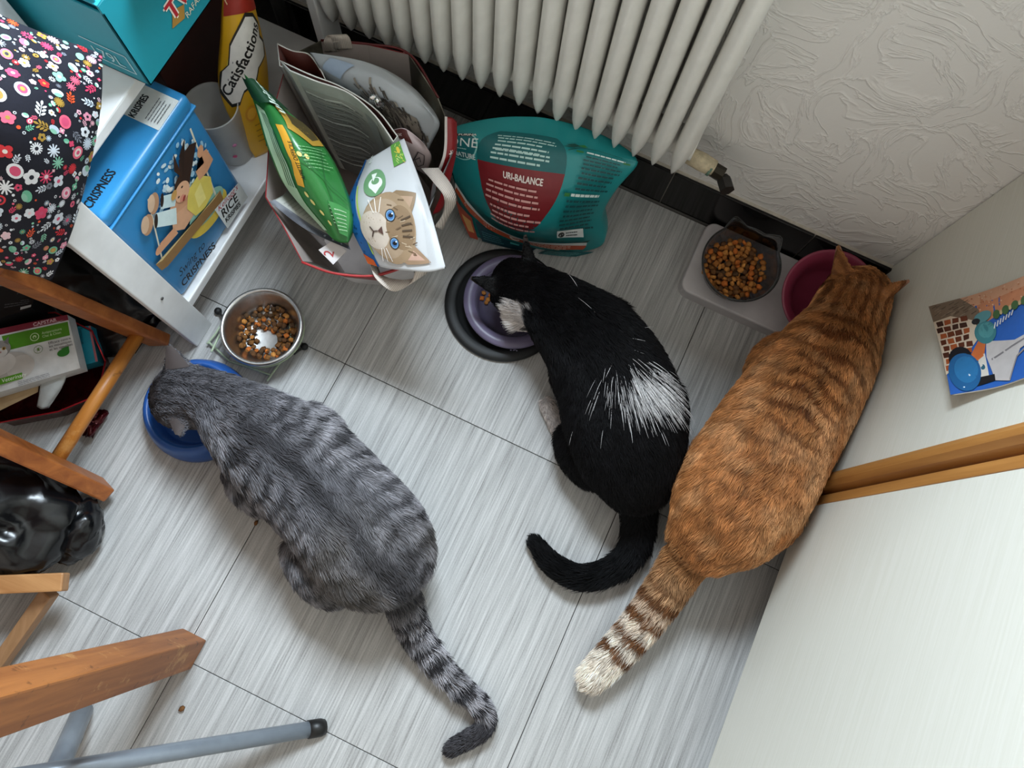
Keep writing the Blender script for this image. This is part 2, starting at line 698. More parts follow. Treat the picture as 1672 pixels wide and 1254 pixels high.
M_CAB = cabinet_material()
M_BEECH = wood_material('beech_edge', '9a6531', 'bd8648', axis=2, rough=.35)
cab = thing('cupboard', 'tall cream cupboard with wood-edged doors standing against the right wall', 'cupboard', (.75, -.2, 0))
link('body', box((CAB_X + .021, -1.5, .10), (1.05, WALL_Y - .002, 1.9), .002), M_CAB, cab, smooth=False)
link('plinth', box((CAB_X + .06, -1.5, .0), (1.0, WALL_Y - .01, .10)), plain('dark_plinth', '1b1918', .6), cab, smooth=False)
d1 = link('door', box((CAB_X, .402, .10), (CAB_X + .019, WALL_Y - .003, 1.88), .0012), M_CAB, cab, smooth=False)
# rounded wooden grip on the closing edge
V = []
prof = [(CAB_X + .019, .402), (CAB_X - .003, .402), (CAB_X - .010, .397), (CAB_X - .013, .389), (CAB_X - .011, .381), (CAB_X - .004, .374), (CAB_X + .006, .370), (CAB_X + .019, .369)]
for z in (.10, 1.88):
    V += [(x, y, z) for x, y in prof]
n = len(prof)
F = [(i, (i + 1) % n, n + (i + 1) % n, n + i) for i in range(n)] + [tuple(range(n))[::-1], tuple(range(n, 2 * n))]
h1 = link('wooden_grip', mesh_py(V, F), M_BEECH, d1, smooth=False)
h1['label'] = 'rounded beech grip strip'
d2 = link('door', box((CAB_X, -.75, .10), (CAB_X + .019, .345, 1.88), .0012), M_CAB, cab, smooth=False)
h2 = link('wooden_edge', box((CAB_X - .001, .345, .10), (CAB_X + .019, .362, 1.88), .0015), M_BEECH, d2, smooth=False)
link('door', box((CAB_X, -1.5, .10), (CAB_X + .019, -.754, 1.88), .0012), M_CAB, cab, smooth=False)

# ------------------------------------------------------------------ radiator
rad = thing('radiator', 'white ribbed steel column radiator below the window', 'radiator', (-.33, .79, .2))


def section_mesh():
    prof = [(.2475, .0004), (.256, .0042), (.268, .0085), (.290, .0130), (.33, .0166), (.9, .0166), (.945, .006), (.95, .001)]
    parts = []
    for yc, dz, d in ((.770, 0., .030), (.826, .006, .022)):
        pts = [(0, yc + (.010 if i == 0 else 0), z + dz) for i, (z, w) in enumerate(prof)]
        rs = [(w, d * min(1, .25 + w / .0166 * .75)) for z, w in prof]
        parts.append(tube_geo(pts, rs, 14, up=(0, -1, 0)))
    # web that joins the columns, with the collars of the horizontal header
    parts.append(tube_geo([(-.0188, .800, .292), (.0188, .800, .292)], [(.028, .022)] * 2, 12, up=(0, 0, 1)))
    parts.append(tube_geo([(-.0188, .800, .90), (.0188, .800, .90)], [(.028, .022)] * 2, 12, up=(0, 0, 1)))
    V, F = join_geo(parts)
    # thin plate behind the column fronts
    return V, F


V, F = section_mesh()
me = mesh_py(V, F, 'radiator_section')
me.transform(Matrix.Translation(Vector((0, -.79, -.2))))
me.materials.append(M_RAD)
me.polygons.foreach_set('use_smooth', [True] * len(me.polygons))
for k in range(19):
    o = bpy.data.objects.new('column', me)
    COL.objects.link(o)
    o.parent = rad
    o.location = (.022 - .0376 * k + .33, 0, 0)
vb = link('valve', tube([(.03, .800, .262), (.062, .800, .258), (.086, .800, .255)], [.015, .0165, .0145], 14), plain('old_cream_paint', 'c9bb9d', .7, var=.25, nscale=90., bump=.4), rad)
link('lock_nut', tube([(.082, .799, .254), (.106, .797, .252)], .0135, 8), plain('dark_brass', '2f2a20', .35, metal=.6, var=.4), vb, smooth=False)
link('valve_cap', tube([(.106, .797, .251), (.112, .79, .25), (.124, .772, .252)], [.008, .0135, .0135], 6), plain('black_cap', '24211f', .5), vb, smooth=False)
link('verdigris_collar', tube([(.079, .7995, .2545), (.084, .799, .254)], .0155, 14), plain('verdigris', '5f7c6d', .6), vb)

# grey heating pipe beside the shelf
p = PY(452, 0, .82)
pp = link('heating_pipe', tube([(p[0], .82, 0), (p[0], .82, 1.5)], .0135, 16), plain('dark_grey_pipe', '4b4a48', .45), base=(p[0], .82, 0))
tag(pp, 'dark grey vertical heating pipe left of the radiator', 'pipe')
# ================================================================== THE CATS
def sphere_geo(c, r, ax=None, seg=18, rings=12):
    """ellipsoid with radii r along the (orthonormal) rows of ax"""
    ax = np.eye(3) if ax is None else np.array(ax, float)
    V, F = [], []
    for i in range(rings + 1):
        th = math.pi * i / rings
        for j in range(seg):
            a = 2 * math.pi * j / seg
            q = np.array([r[0] * math.sin(th) * math.cos(a), r[1] * math.sin(th) * math.sin(a), r[2] * math.cos(th)])
            V.append(tuple(np.array(c) + q @ ax))
    for i in range(rings):
        for j in range(seg):
            k = (j + 1) % seg
            F.append((i * seg + j, (i + 1) * seg + j, (i + 1) * seg + k, i * seg + k))
    return V, F


def axes_from(fwd, up=(0, 0, 1)):
    f = np.array(fwd, float); f /= np.linalg.norm(f)
    s = np.cross(f, np.array(up, float)); s /= np.linalg.norm(s)
    return np.array([f, s, np.cross(s, f)])


def body_tube(st, n=46, seg=28):
    c = np.array([PZ(a, b, z) for a, b, z, w, h in st])
    wh = np.array([(w, h) for *_, w, h in st])
    pts = catmull(c, n); r = catmull(wh, n)
    # rounded ends
    tt = np.linspace(0, 1, n)
    e = np.clip(np.minimum(tt, 1 - tt) / .06, 0, 1)
    r = r * np.sqrt(np.clip(1 - (1 - e) ** 2, .02, 1))[:, None]
    V, F = tube_geo(pts, r, seg)
    return pts, r, (V, F)


def ear_geo(bl, br, tip, th=.007, n=9, seg=12):
    bl, br, tip = [np.array(v, float) for v in (bl, br, tip)]
    b = (bl + br) / 2
    nrm = np.cross(br - bl, tip - b); nrm /= np.linalg.norm(nrm)
    V, F = [], []
    for i in range(n):
        t = i / (n - 1)
        c = b + (tip - b) * (t * 1.0) - (tip - b) * .25 * (1 - t)
        w = (br - bl) / 2 * (1 - t) ** .75 * 1.06 + (br - bl) / 2 * .05
        q = nrm * th * (1 - .75 * t)
        for j in range(seg):
            a = 2 * math.pi * j / seg
            # cupped plate
            V.append(tuple(c + w * math.cos(a) + q * math.sin(a) - nrm * .010 * (1 - t) * (math.cos(a) ** 2 - .4)))
    for i in range(n - 1):
        for j in range(seg):
            k = (j + 1) % seg
            F.append((i * seg + j, i * seg + k, (i + 1) * seg + k, (i + 1) * seg + j))
    F.append(tuple(range(seg))[::-1]); F.append(tuple((n - 1) * seg + j for j in range(seg)))
    return V, F


def voxel_union(parts, size=.0045, smooth=7):
    V, F = join_geo(parts)
    me = mesh_py(V, F)
    o = bpy.data.objects.new('tmp', me)
    COL.objects.link(o)
    m = o.modifiers.new('r', 'REMESH'); m.mode = 'VOXEL'; m.voxel_size = size
    s = o.modifiers.new('s', 'SMOOTH'); s.factor = .5; s.iterations = smooth
    dg = bpy.context.evaluated_depsgraph_get(); dg.update()
    out = bpy.data.meshes.new_from_object(o.evaluated_get(dg))
    bpy.data.objects.remove(o); bpy.data.meshes.remove(me)
    return out


def fur_material(name, rough, spec, sheen=0.):
    t = NT(name)
    a = t.node('ShaderNodeAttribute', attribute_name='coat')
    t.link(a.outputs[0], t.b.inputs['Base Color'])
    t.b.inputs['Roughness'].default_value = rough
    t.b.inputs['Specular IOR Level'].default_value = spec
    return t.m


M_FUR = fur_material('cat_fur', .55, .25)
M_FURBLACK = fur_material('black_cat_fur', .5, .12)


def nearest(P, S):
    """index of the nearest point of polyline S for each P"""
    out = np.empty(len(P), int)
    for i in range(0, len(P), 20000):
        d = ((P[i:i + 20000, None] - S[None]) ** 2).sum(2)
        out[i:i + 20000] = d.argmin(1)
    return out


class CatCoat:
    def __init__(s, spine, tail, tailr, head_n):
        s.sp, s.tl, s.tr = spine, tail, tailr
        s.st, s.ss, s.su = frames(spine)
        s.arc = np.concatenate([[0], np.cumsum(np.linalg.norm(np.diff(spine, axis=0), axis=1))])
        s.tt, _, _ = frames(tail)
        s.tarc = np.concatenate([[0], np.cumsum(np.linalg.norm(np.diff(tail, axis=0), axis=1))])

    def info(s, P):
        i = nearest(P, s.sp); k = nearest(P, s.tl)
        db = np.linalg.norm(P - s.sp[i], axis=1); dt = np.linalg.norm(P - s.tl[k], axis=1)
        rel = P - s.sp[i]
        arc = s.arc[i] + (rel * s.st[i]).sum(1)
        return dict(i=i, k=k, tail=(dt < s.tr[k] * 1.6 + .004) & (k > 2), arc=arc, lat=(rel * s.ss[i]).sum(1), alt=(rel * s.su[i]).sum(1),
                    tarc=s.tarc[k], tan=s.st[i], ttan=s.tt[k], P=P)


def make_cat(name, label, body_st, tail_st, blobs, legs, ears, head, coat_fn, fur_mat, fur_n, fur_len, seed, ear_inner, voxel=.0045, long_white=False):
    rng = np.random.default_rng(seed)
    spine, sr, geo = body_tube(body_st)
    tc = catmull([PZ(a, b, z) for a, b, z, r in tail_st], 40)
    tr = catmull(np.array([[r] for *_, r in tail_st]), 40)[:, 0]
    parts = [geo, tube_geo(tc, tr, 14)]
    parts.append(sphere_geo(tc[-1], (tr[-1] * .98,) * 3))
    parts += [sphere_geo(*b) for b in blobs]
    for lg in legs:
        pts = catmull([PZ(a, b, z) for a, b, z, r in lg], 14)
        rr = catmull(np.array([[r] for *_, r in lg]), 14)[:, 0]
        parts.append(tube_geo(pts, rr, 12))
        parts.append(sphere_geo(pts[-1] + np.array([0, 0, .0]), (rr[-1],) * 3))
        parts.append(sphere_geo(pts[0], (rr[0] * .98,) * 3))
    parts += [ear_geo(*e) for e in ears]
    me = voxel_union(parts, voxel)
    # keep paws on the floor
    co = np.empty(len(me.vertices) * 3, np.float32); me.vertices.foreach_get('co', co); co = co.reshape(-1, 3).astype(float)
    co[:, 2] = np.maximum(co[:, 2], .0005)
    co[:, 0] = np.minimum(co[:, 0], CAB_X - .0145)
    co[:, 1] = np.minimum(co[:, 1], .840)
    me.vertices.foreach_set('co', co.astype(np.float32).ravel())
    me.update()
    coat = CatCoat(spine, tc, tr, 0)
    col = coat_fn(coat.info(co), np.random.default_rng(5), False)
    ca = me.attributes.new('coat', 'FLOAT_COLOR', 'POINT')
    ca.data.foreach_set('color', np.hstack([col * .7, np.ones((len(col), 1))]).astype(np.float32).ravel())
    base = np.array([spine[len(spine) // 2][0], spine[len(spine) // 2][1], 0])
    root = link(name, me, fur_mat, base=base)
    tag(root, label, 'cat')
    # ---- coat of hair
    me.calc_loop_triangles()
    nt = len(me.loop_triangles)
    tri = np.empty(nt * 3, np.int32); me.loop_triangles.foreach_get('vertices', tri); tri = tri.reshape(-1, 3)
    A, B, C = co[tri[:, 0]], co[tri[:, 1]], co[tri[:, 2]]
    nr = np.cross(B - A, C - A); ar = np.linalg.norm(nr, axis=1); nr /= ar[:, None] + 1e-12
    cen = (A + B + C) / 3
    wgt = ar * np.where(cen[:, 2] < .012, 0, 1) * np.where(nr[:, 2] < -.35, .15, 1)
    pick = rng.choice(nt, fur_n, p=wgt / wgt.sum())
    u = rng.random((fur_n, 2)); fl_ = u.sum(1) > 1; u[fl_] = 1 - u[fl_]
    vn = np.empty(len(me.vertices) * 3, np.float32); me.vertices.foreach_get('normal', vn); vn = vn.reshape(-1, 3)
    t3 = tri[pick]
    w0 = (1 - u.sum(1))[:, None]
    P = co[t3[:, 0]] * w0 + co[t3[:, 1]] * u[:, :1] + co[t3[:, 2]] * u[:, 1:]
    N = vn[t3[:, 0]] * w0 + vn[t3[:, 1]] * u[:, :1] + vn[t3[:, 2]] * u[:, 1:]
    N /= np.linalg.norm(N, axis=1)[:, None] + 1e-9
    inf = coat.info(P)
    T = np.where(inf['tail'][:, None], inf['ttan'], inf['tan'])
    hd = np.clip(inf['arc'] / .16, 0, 1)           # 0 on the head, 1 from the shoulders back
    # on the flanks the hair turns down and outwards
    side = np.where(inf['tail'], 0, np.clip((-.2 + np.abs(inf['lat']) / .09), 0, 1))
    T = T + np.stack([np.zeros(fur_n), np.zeros(fur_n), -side * .55], 1)
    T -= N * (T * N).sum(1)[:, None]
    T /= np.linalg.norm(T, axis=1)[:, None] + 1e-9
    clump = np.stack([vnoise(P, 85, seed + q) - .5 for q in (1, 2, 3)], 1)
    big = np.stack([vnoise(P, 26, seed + q) - .5 for q in (4, 5, 6)], 1)
    D = T + clump * .85 + big * .55 + rng.normal(0, .13, (fur_n, 3))
    D -= N * (D * N).sum(1)[:, None]
    D /= np.linalg.norm(D, axis=1)[:, None] + 1e-9
    ln = fur_len * (.35 + .65 * hd) * rng.uniform(.65, 1.2, fur_n)
    ln = np.where(inf['tail'], fur_len * .95 * rng.uniform(.7, 1.25, fur_n), ln)
    ln *= np.where(P[:, 2] < .035, .45, 1)
    for e in ears:
        ec = (np.array(e[0]) + np.array(e[1])) / 2 * .55 + np.array(e[2]) * .45
        hgt = np.linalg.norm(np.array(e[2]) - (np.array(e[0]) + np.array(e[1])) / 2)
        ln = np.where(np.linalg.norm(P - ec, axis=1) < hgt * .62, ln * .38, ln)
    lift = np.where(inf['tail'], .55, .34) * rng.uniform(.6, 1.4, fur_n)
    col = coat_fn(inf, rng, True)
    root_col = col * rng.uniform(.70, 1.25, (fur_n, 1)) * (1 + (vnoise(P, 130, seed + 9) - .5) * .8 + (vnoise(P, 60, seed + 8) - .5) * .5)[:, None]
    fan = (col.mean(1) > .3) & (P[:, 2] > .10) & bool(long_white)
    if long_white:
        Df = P - np.array(PZ(1005, 545, .25)) + rng.normal(0, .006, (fur_n, 3))
        Df -= N * (Df * N).sum(1)[:, None]
        Df /= np.linalg.norm(Df, axis=1)[:, None] + 1e-9
        D = np.where(fan[:, None], Df, D)
    ln = np.where(fan, ln * 1.9, ln)
    K = 4
    pts = np.empty((fur_n, K, 3))
    pts[:, 0] = P - N * .001
    for k in range(1, K):
        f = k / (K - 1)
        pts[:, k] = P + (N * (lift * f * (1.25 - .55 * f))[:, None] + D * f) * ln[:, None]
    pts[:, :, 2] = np.maximum(pts[:, :, 2], .001)
    pts[:, :, 0] = np.minimum(pts[:, :, 0], CAB_X - .0015)
    pts -= np.array(root.location)
    hc = bpy.data.hair_curves.new('fur')
    hc.add_curves([K] * fur_n)
    hc.attributes['position'].data.foreach_set('vector', pts.astype(np.float32).ravel())
    ra = hc.attributes.get('radius') or hc.attributes.new('radius', 'FLOAT', 'POINT')
    ra.data.foreach_set('value', (np.tile(np.array([.00042, .00042, .00034, .00010], np.float32), (fur_n, 1)) * np.where(fan, .62, 1.).astype(np.float32)[:, None]).ravel())
    at = hc.attributes.new('coat', 'FLOAT_COLOR', 'CURVE')
    at.data.foreach_set('color', np.hstack([np.clip(root_col, 0, 1), np.ones((fur_n, 1))]).astype(np.float32).ravel())
    hc.materials.append(fur_mat)
    ho = bpy.data.objects.new('fur', hc)
    COL.objects.link(ho)
    ho.parent = root
    # ---- inside of the ears, eyes, nose
    for e in ears:
        bl, br, tip = [np.array(v, float) for v in e[:3]]
        b = (bl + br) / 2
        nrm = np.cross(br - bl, tip - b); nrm /= np.linalg.norm(nrm)
        g = []
        for i in range(8):
            t = i / 7 * .86
            c = b + (tip - b) * (t + .05)
            w = (br - bl) / 2 * (1 - t) ** .8 * .66
            for x in np.linspace(-1, 1, 7):
                g.append(c + w * x + nrm * (.0055 * (1 - .75 * t) * math.sqrt(1 - .55 * x * x) - .010 * (1 - t) * (x * x * .44 - .4) + .0012))
        F = [(i * 7 + j, i * 7 + j + 1, (i + 1) * 7 + j + 1, (i + 1) * 7 + j) for i in range(7) for j in range(6)]
        link('inner_ear', mesh_py(g, F), plain(*ear_inner), root)
    hc_, fw, upv, R = head
    ax = axes_from(fw, upv)
    for s_ in (-1, 1):
        ec = np.array(hc_) + ax[0] * R * .80 + ax[1] * s_ * R * .50 + ax[2] * R * .18
        eye = link('eye', mesh_py(*sphere_geo(ec, (.0085, .0085, .0085))), plain('cat_eye_green', '8a8f3c', .1), root)
        link('pupil', mesh_py(*sphere_geo(ec + ax[0] * .0065, (.0030, .0022, .0062), ax)), plain('pupil_black', '050505', .1), eye)
    nc = np.array(hc_) + ax[0] * R * 1.42 - ax[2] * R * .22
    link('nose', mesh_py(*sphere_geo(nc, (.005, .0065, .0045), ax)), plain('cat_nose', 'a06a62', .5), root)
    return root


def smooth01(x, a, b):
    t = np.clip((x - a) / (b - a), 0, 1)
    return t * t * (3 - 2 * t)


def lerp3(a, b, t):
    return np.asarray(a) * (1 - t[:, None]) + np.asarray(b) * t[:, None]


# ---- grey tabby
def grey_coat(q, rng, hair):
    P = q['P']; n = len(P)
    base = np.tile(np.array([.142, .137, .150]), (n, 1))
    dark = np.array([.030, .028, .031]); lightc = np.array([.36, .345, .365])
    lat, arc = q['lat'], q['arc']
    wob = (vnoise(P, 24, 3) - .5) * 2 + (vnoise(P, 60, 4) - .5)
    ph = arc * 2 * math.pi / .034 + wob * 2.6 + np.abs(lat) * 22
    st = smooth01(np.sin(ph), -.1, .75) * smooth01(np.abs(lat), .012, .035) * smooth01(arc, .10, .17)
    col = lerp3(base, lightc, smooth01(vnoise(P, 20, 8), .48, .8) * .45 * smooth01(arc, .1, .2))
    col = lerp3(np.array([1, 1, 1]) * 0 + col, np.tile(lightc, (n, 1)), (1 - st) * smooth01(np.abs(lat), .035, .075) * .42 * smooth01(arc, .13, .2))
    col = lerp3(col, np.tile(dark, (n, 1)), st * (.45 + .42 * smooth01(vnoise(P, 14, 21), .3, .7)))
    col = lerp3(col, np.tile(np.array([.115, .100, .085]), (n, 1)), smooth01(arc, .36, .46) * .55 * smooth01(-lat if False else vnoise(P, 9, 5), .3, .6))
    col = lerp3(col, np.tile(dark, (n, 1)), (1 - smooth01(np.abs(lat + .006 * wob), .008, .026)) * .75 * smooth01(arc, .12, .2))
    # head: stripes running back from the brow
    hs = smooth01(np.sin(lat * 2 * math.pi / .017 + wob * .6), -.1, .6) * (1 - smooth01(arc, .10, .16))
    col = lerp3(col, np.tile(dark * 1.2, (n, 1)), hs * .55)
    col = lerp3(col, np.tile(dark * 1.6, (n, 1)), (1 - smooth01(arc, .0, .13)) * .35)
    ta = q['tarc']; tw = (vnoise(P, 45, 9) - .5) * .014
    ring = smooth01(np.sin((ta + tw) * 2 * math.pi / .036), -.35, .45)
    tc = lerp3(np.tile(lightc * .95, (n, 1)), np.tile(dark * 1.15, (n, 1)), ring)
    tc = lerp3(np.tile(base * .55, (1, 1)) if False else base * .45, tc, smooth01(ta, .03, .10))
    tc = lerp3(tc, np.tile(dark * 1.7, (n, 1)), smooth01(ta, .31, .335))
    return np.where(q['tail'][:, None], tc, col)


G = lambda a, b, z: PZ(a, b, z)
grey_head = G(292, 648, .118)
gf = G(236, 662, .03) - grey_head
gax = axes_from(gf)
make_cat('cat', 'grey striped tabby cat eating from the blue bowl', 
    [(268, 650, .108, .036, .036), (292, 648, .118, .054, .050), (345, 655, .142, .050, .048), (385, 680, .152, .062, .060), (430, 715, .150, .080, .078), (490, 762, .140, .092, .094),
     (552, 825, .132, .095, .098), (602, 885, .130, .099, .096), (635, 930, .118, .084, .080), (655, 962, .100, .045, .045)],
    [(640, 935, .12, .030), (655, 975, .085, .026), (677, 1030, .045, .020), (712, 1080, .028, .0185), (750, 1120, .022, .018), (788, 1158, .020, .017), (788, 1190, .018, .0155), (738, 1222, .016, .012)],
    [(grey_head + gf / np.linalg.norm(gf) * .045, (.030, .027, .024), gax), (grey_head, (.050, .055, .046), gax),
     (G(520, 925, .075), (.075, .045, .062), axes_from(G(560, 975, .05) - G(500, 890, .06))),
     (G(650, 858, .085), (.075, .030, .066), axes_from(G(690, 900, .05) - G(640, 800, .06))),
     (G(415, 790, .095), (.055, .035, .06), axes_from(G(440, 830, .05) - G(400, 760, .06))),
     (G(515, 700, .105), (.055, .035, .055), axes_from(G(560, 730, .05) - G(480, 680, .06)))],
    [[(410, 795, .08, .028), (395, 790, .04, .018), (375, 775, .016, .017)], [(500, 700, .08, .026), (470, 680, .04, .018), (450, 668, .016, .017)],
     [(505, 915, .05, .034), (545, 955, .022, .019), (578, 978, .016, .017)], [(668, 880, .05, .03), (672, 890, .022, .018), (660, 850, .016, .017)]],
    [(G(262, 606, .150), G(322, 598, .150), G(275, 560, .172), .0065), (G(320, 682, .150), G(262, 668, .140), G(291, 716, .165), .0065)],
    (grey_head, gf, (0, 0, 1), .05), grey_coat, M_FUR, 95000, .024, 11, ('grey_ear_skin', '3e3533', .8))


# ---- black cat with white patches
def black_coat(q, rng, hair):
    P = q['P']; n = len(P)
    col = np.tile(np.array([.0045, .0042, .0048]), (n, 1))
    white = np.array([.72, .70, .70])
    cheek = np.array(PZ(846, 514, .120))
    d = np.linalg.norm((P - cheek) * np.array([1, 1, .45]), axis=1) + (vnoise(P, 60, 2) - .5) * .018
    col = lerp3(col, np.tile(np.array([.82, .76, .73]), (n, 1)), 1 - smooth01(d, .025, .031))
    # silvery white hairs on the right hip and along the rump
    hip = np.array(PZ(1052, 632, .235))
    a1, a2 = np.array(PZ(1110, 655, .19)) - hip, np.array(PZ(1050, 600, .17)) - hip
    e1 = a1 / np.linalg.norm(a1); r = P - hip
    x = (r * e1).sum(1); y = np.linalg.norm(r - e1 * x[:, None], axis=1)
    m = np.exp(-((x / .052) ** 2 + (y / .036) ** 2)) * 1.2
    rump = np.array(PZ(1070, 745, .17)); r2 = P - rump
    m2 = np.exp(-(((r2 * e1).sum(1) / .05) ** 2 + (np.linalg.norm(r2 - e1 * (r2 * e1).sum(1)[:, None], axis=1) / .012) ** 2)) * .42
    edge = np.array(PZ(1112, 700, .13)); m3 = np.exp(-((np.linalg.norm(P - edge, axis=1) / .04) ** 2)) * .4
    m = np.clip(m + m2 + m3, 0, 1)
    if hair:
        pick = rng.random(n) < np.clip(m, 0, 1) ** 1.7 * .70 * (.35 + .9 * vnoise(P, 70, 31)) + .0002
        col = np.where(pick[:, None], white * rng.uniform(.6, 1.1, (n, 1)), col)
    else:
        col = lerp3(col, np.tile(white * .5, (n, 1)), smooth01(m, .8, 1.1) * .35)
    foot = (P[:, 2] < .05) & (np.linalg.norm(P[:, :2] - np.array(PZ(908, 695, .02))[:2], axis=1) < .075)
    col = np.where(foot[:, None], np.array([.55, .49, .46]), col)
    return np.where(q['tail'][:, None], np.array([.0055, .0055, .0062]), col)


bh = G(842, 468, .125)
bfw = G(800, 500, .035) - bh
bax = axes_from(bfw)
make_cat('cat', 'black cat with a white hip patch eating from the purple bowl',
    [(825, 478, .108, .034, .034), (842, 468, .122, .054, .050), (880, 485, .142, .056, .052), (920, 515, .155, .070, .064), (965, 560, .160, .088, .080), (1000, 620, .155, .100, .092),
     (1020, 685, .145, .104, .098), (1030, 745, .130, .092, .088), (1038, 790, .110, .066, .066), (1042, 825, .085, .036, .036)],
    [(1038, 795, .10, .034), (1043, 840, .062, .027), (1036, 890, .035, .0245), (1003, 928, .026, .0235), (950, 943, .024, .022), (903, 922, .022, .0195), (873, 885, .019, .013)],
    [(bh + bfw / np.linalg.norm(bfw) * .045, (.030, .027, .024), bax), (bh, (.048, .054, .046), bax), (G(850, 512, .100), (.034, .032, .034), bax),
     (G(955, 745, .07), (.070, .042, .06), axes_from(G(990, 790, .05) - G(925, 700, .06))),
     (G(1085, 690, .08), (.08, .036, .065), axes_from(G(1080, 760, .05) - G(1090, 640, .06))),
     (G(935, 620, .09), (.05, .034, .058), axes_from(G(950, 660, .05) - G(910, 580, .06)))],
    [[(925, 600, .08, .028), (930, 590, .035, .017), (920, 575, .015, .016)], [(1010, 520, .08, .026), (990, 500, .03, .017), (960, 480, .015, .016)],
     [(955, 755, .04, .032), (930, 735, .018, .016), (893, 660, .0145, .0145)], [(1095, 740, .05, .028), (1095, 720, .02, .017), (1085, 680, .0145, .0145)]],
    [(G(880, 432, .155), G(846, 448, .150), G(857, 378, .185), .0065), (G(815, 448, .150), G(803, 486, .140), G(765, 452, .160), .0065)],
    (bh, bfw, (0, 0, 1), .05), black_coat, M_FURBLACK, 80000, .020, 23, ('black_ear_skin', '3a302e', .7), long_white=True)


# ---- orange tabby
def orange_coat(q, rng, hair):
    P = q['P']; n = len(P)
    base = np.tile(np.array([.45, .185, .060]), (n, 1))
    dark = np.array([.155, .048, .012]); lightc = np.array([.70, .40, .19])
    lat, arc = q['lat'], q['arc']
    wob = (vnoise(P, 22, 3) - .5) * 2 + (vnoise(P, 50, 4) - .5)
    ph = arc * 2 * math.pi / .030 + wob * 2.4 + np.abs(lat) * 14
    st = smooth01(np.sin(ph), .05, .7) * smooth01(arc, .12, .18)
    st *= .25 + .75 * (1 - smooth01(np.abs(lat - .01), .03, .085)) * (1 - smooth01(arc, .30, .44) * .75)
    col = lerp3(base, np.tile(lightc, (n, 1)), smooth01(-lat, .0, .09) * .55 * (smooth01(vnoise(P, 30, 7), .25, .7)))
    col = lerp3(col, np.tile(lightc, (n, 1)), smooth01(vnoise(P, 40, 12), .5, .8) * .35)
    col = lerp3(col, np.tile(dark, (n, 1)), np.clip(st * .85 + (1 - smooth01(np.abs(lat - .02), .01, .05)) * .22, 0, 1))
    hs = smooth01(np.sin(lat * 2 * math.pi / .019 + wob * .5), .0, .6) * (1 - smooth01(arc, .12, .17))
    col = lerp3(col, np.tile(dark, (n, 1)), hs * .7)
    ta = q['tarc']; tw = (vnoise(P, 45, 9) - .5) * .010
    x = ta + tw
    ring = smooth01(np.sin((x - .035) * 2 * math.pi / .040), -.15, .5)
    cream = lerp3(np.tile(np.array([.42, .24, .12]), (n, 1)), np.tile(np.array([.88, .78, .66]), (n, 1)), smooth01(x, .10, .22))
    tc = lerp3(cream, np.tile(np.array([.17, .07, .026]), (n, 1)), ring * smooth01(x, .05, .11) * (1 - smooth01(x, .265, .275)))
    tc = lerp3(np.tile(np.array([.36, .165, .06]), (n, 1)), tc, smooth01(x, .03, .09))
    return np.where(q['tail'][:, None], tc, col)


oh = G(1395, 478, .160)
ofw = G(1345, 445, .075) - oh
oax = axes_from(ofw)
make_cat('cat', 'orange striped tabby cat with ringed tail beside the cupboard', 
    [(1378, 468, .148, .036, .036), (1398, 482, .162, .066, .054), (1380, 530, .185, .068, .058), (1352, 580, .200, .082, .074), (1306, 648, .195, .094, .092), (1258, 722, .188, .101, .100),
     (1218, 790, .176, .105, .100), (1180, 846, .160, .095, .092), (1150, 882, .142, .068, .070), (1128, 908, .12, .044, .044)],
    [(1150, 890, .14, .042), (1118, 918, .115, .036), (1090, 960, .085, .0325), (1050, 1015, .060, .029), (1010, 1062, .045, .0265), (968, 1104, .035, .0225)],
    [(oh + ofw / np.linalg.norm(ofw) * .045, (.030, .029, .026), oax), (oh, (.050, .058, .048), oax),
     (G(1155, 772, .10), (.08, .042, .085), axes_from(G(1130, 840, .05) - G(1170, 700, .06))),
     (G(1262, 852, .11), (.07, .036, .08), axes_from(G(1230, 900, .05) - G(1310, 800, .06))),
     (G(1262, 590, .13), (.055, .036, .07), axes_from(G(1240, 620, .05) - G(1290, 560, .06)))],
    [[(1262, 595, .12, .030), (1265, 585, .05, .020), (1275, 570, .016, .019)], [(1375, 620, .12, .030), (1390, 600, .05, .020), (1395, 580, .016, .019)],
     [(1160, 780, .08, .042), (1185, 770, .035, .021), (1200, 740, .016, .019)], [(1255, 850, .08, .040), (1290, 850, .035, .021), (1300, 820, .016, .019)]],
    [(G(1396, 440, .195), G(1352, 448, .185), G(1369, 398, .225), .0065), (G(1446, 497, .215), G(1436, 465, .215), G(1487, 456, .272), .0065)],
    (oh, ofw, (0, 0, 1), .05), orange_coat, M_FUR, 95000, .018, 37, ('orange_ear_skin', 'b98c72', .7))
# ================================================================== BOWLS AND KIBBLE
def kibble_mesh(kind, rng):
    bm = bmesh.new()
    if kind == 'star':
        n = 8
        ring = []
        for z, s in ((-.5, .8), (0, 1.), (.5, .8)):
            ring.append([bm.verts.new((s * (.0062 if i % 2 == 0 else .0044) * math.cos(2 * math.pi * i / n), s * (.0062 if i % 2 == 0 else .0044) * math.sin(2 * math.pi * i / n), z * .005)) for i in range(n)])
        for a, b in zip(ring, ring[1:]):
            for i in range(n):
                bm.faces.new((a[i], a[(i + 1) % n], b[(i + 1) % n], b[i]))
        bm.faces.new(ring[0][::-1]); bm.faces.new(ring[-1])
    else:
        bmesh.ops.create_icosphere(bm, subdivisions=1, radius=.0058)
        for v in bm.verts:
            v.co.z *= .62
            v.co *= rng.uniform(.88, 1.1)
    return bm_mesh(bm, 'kibble')


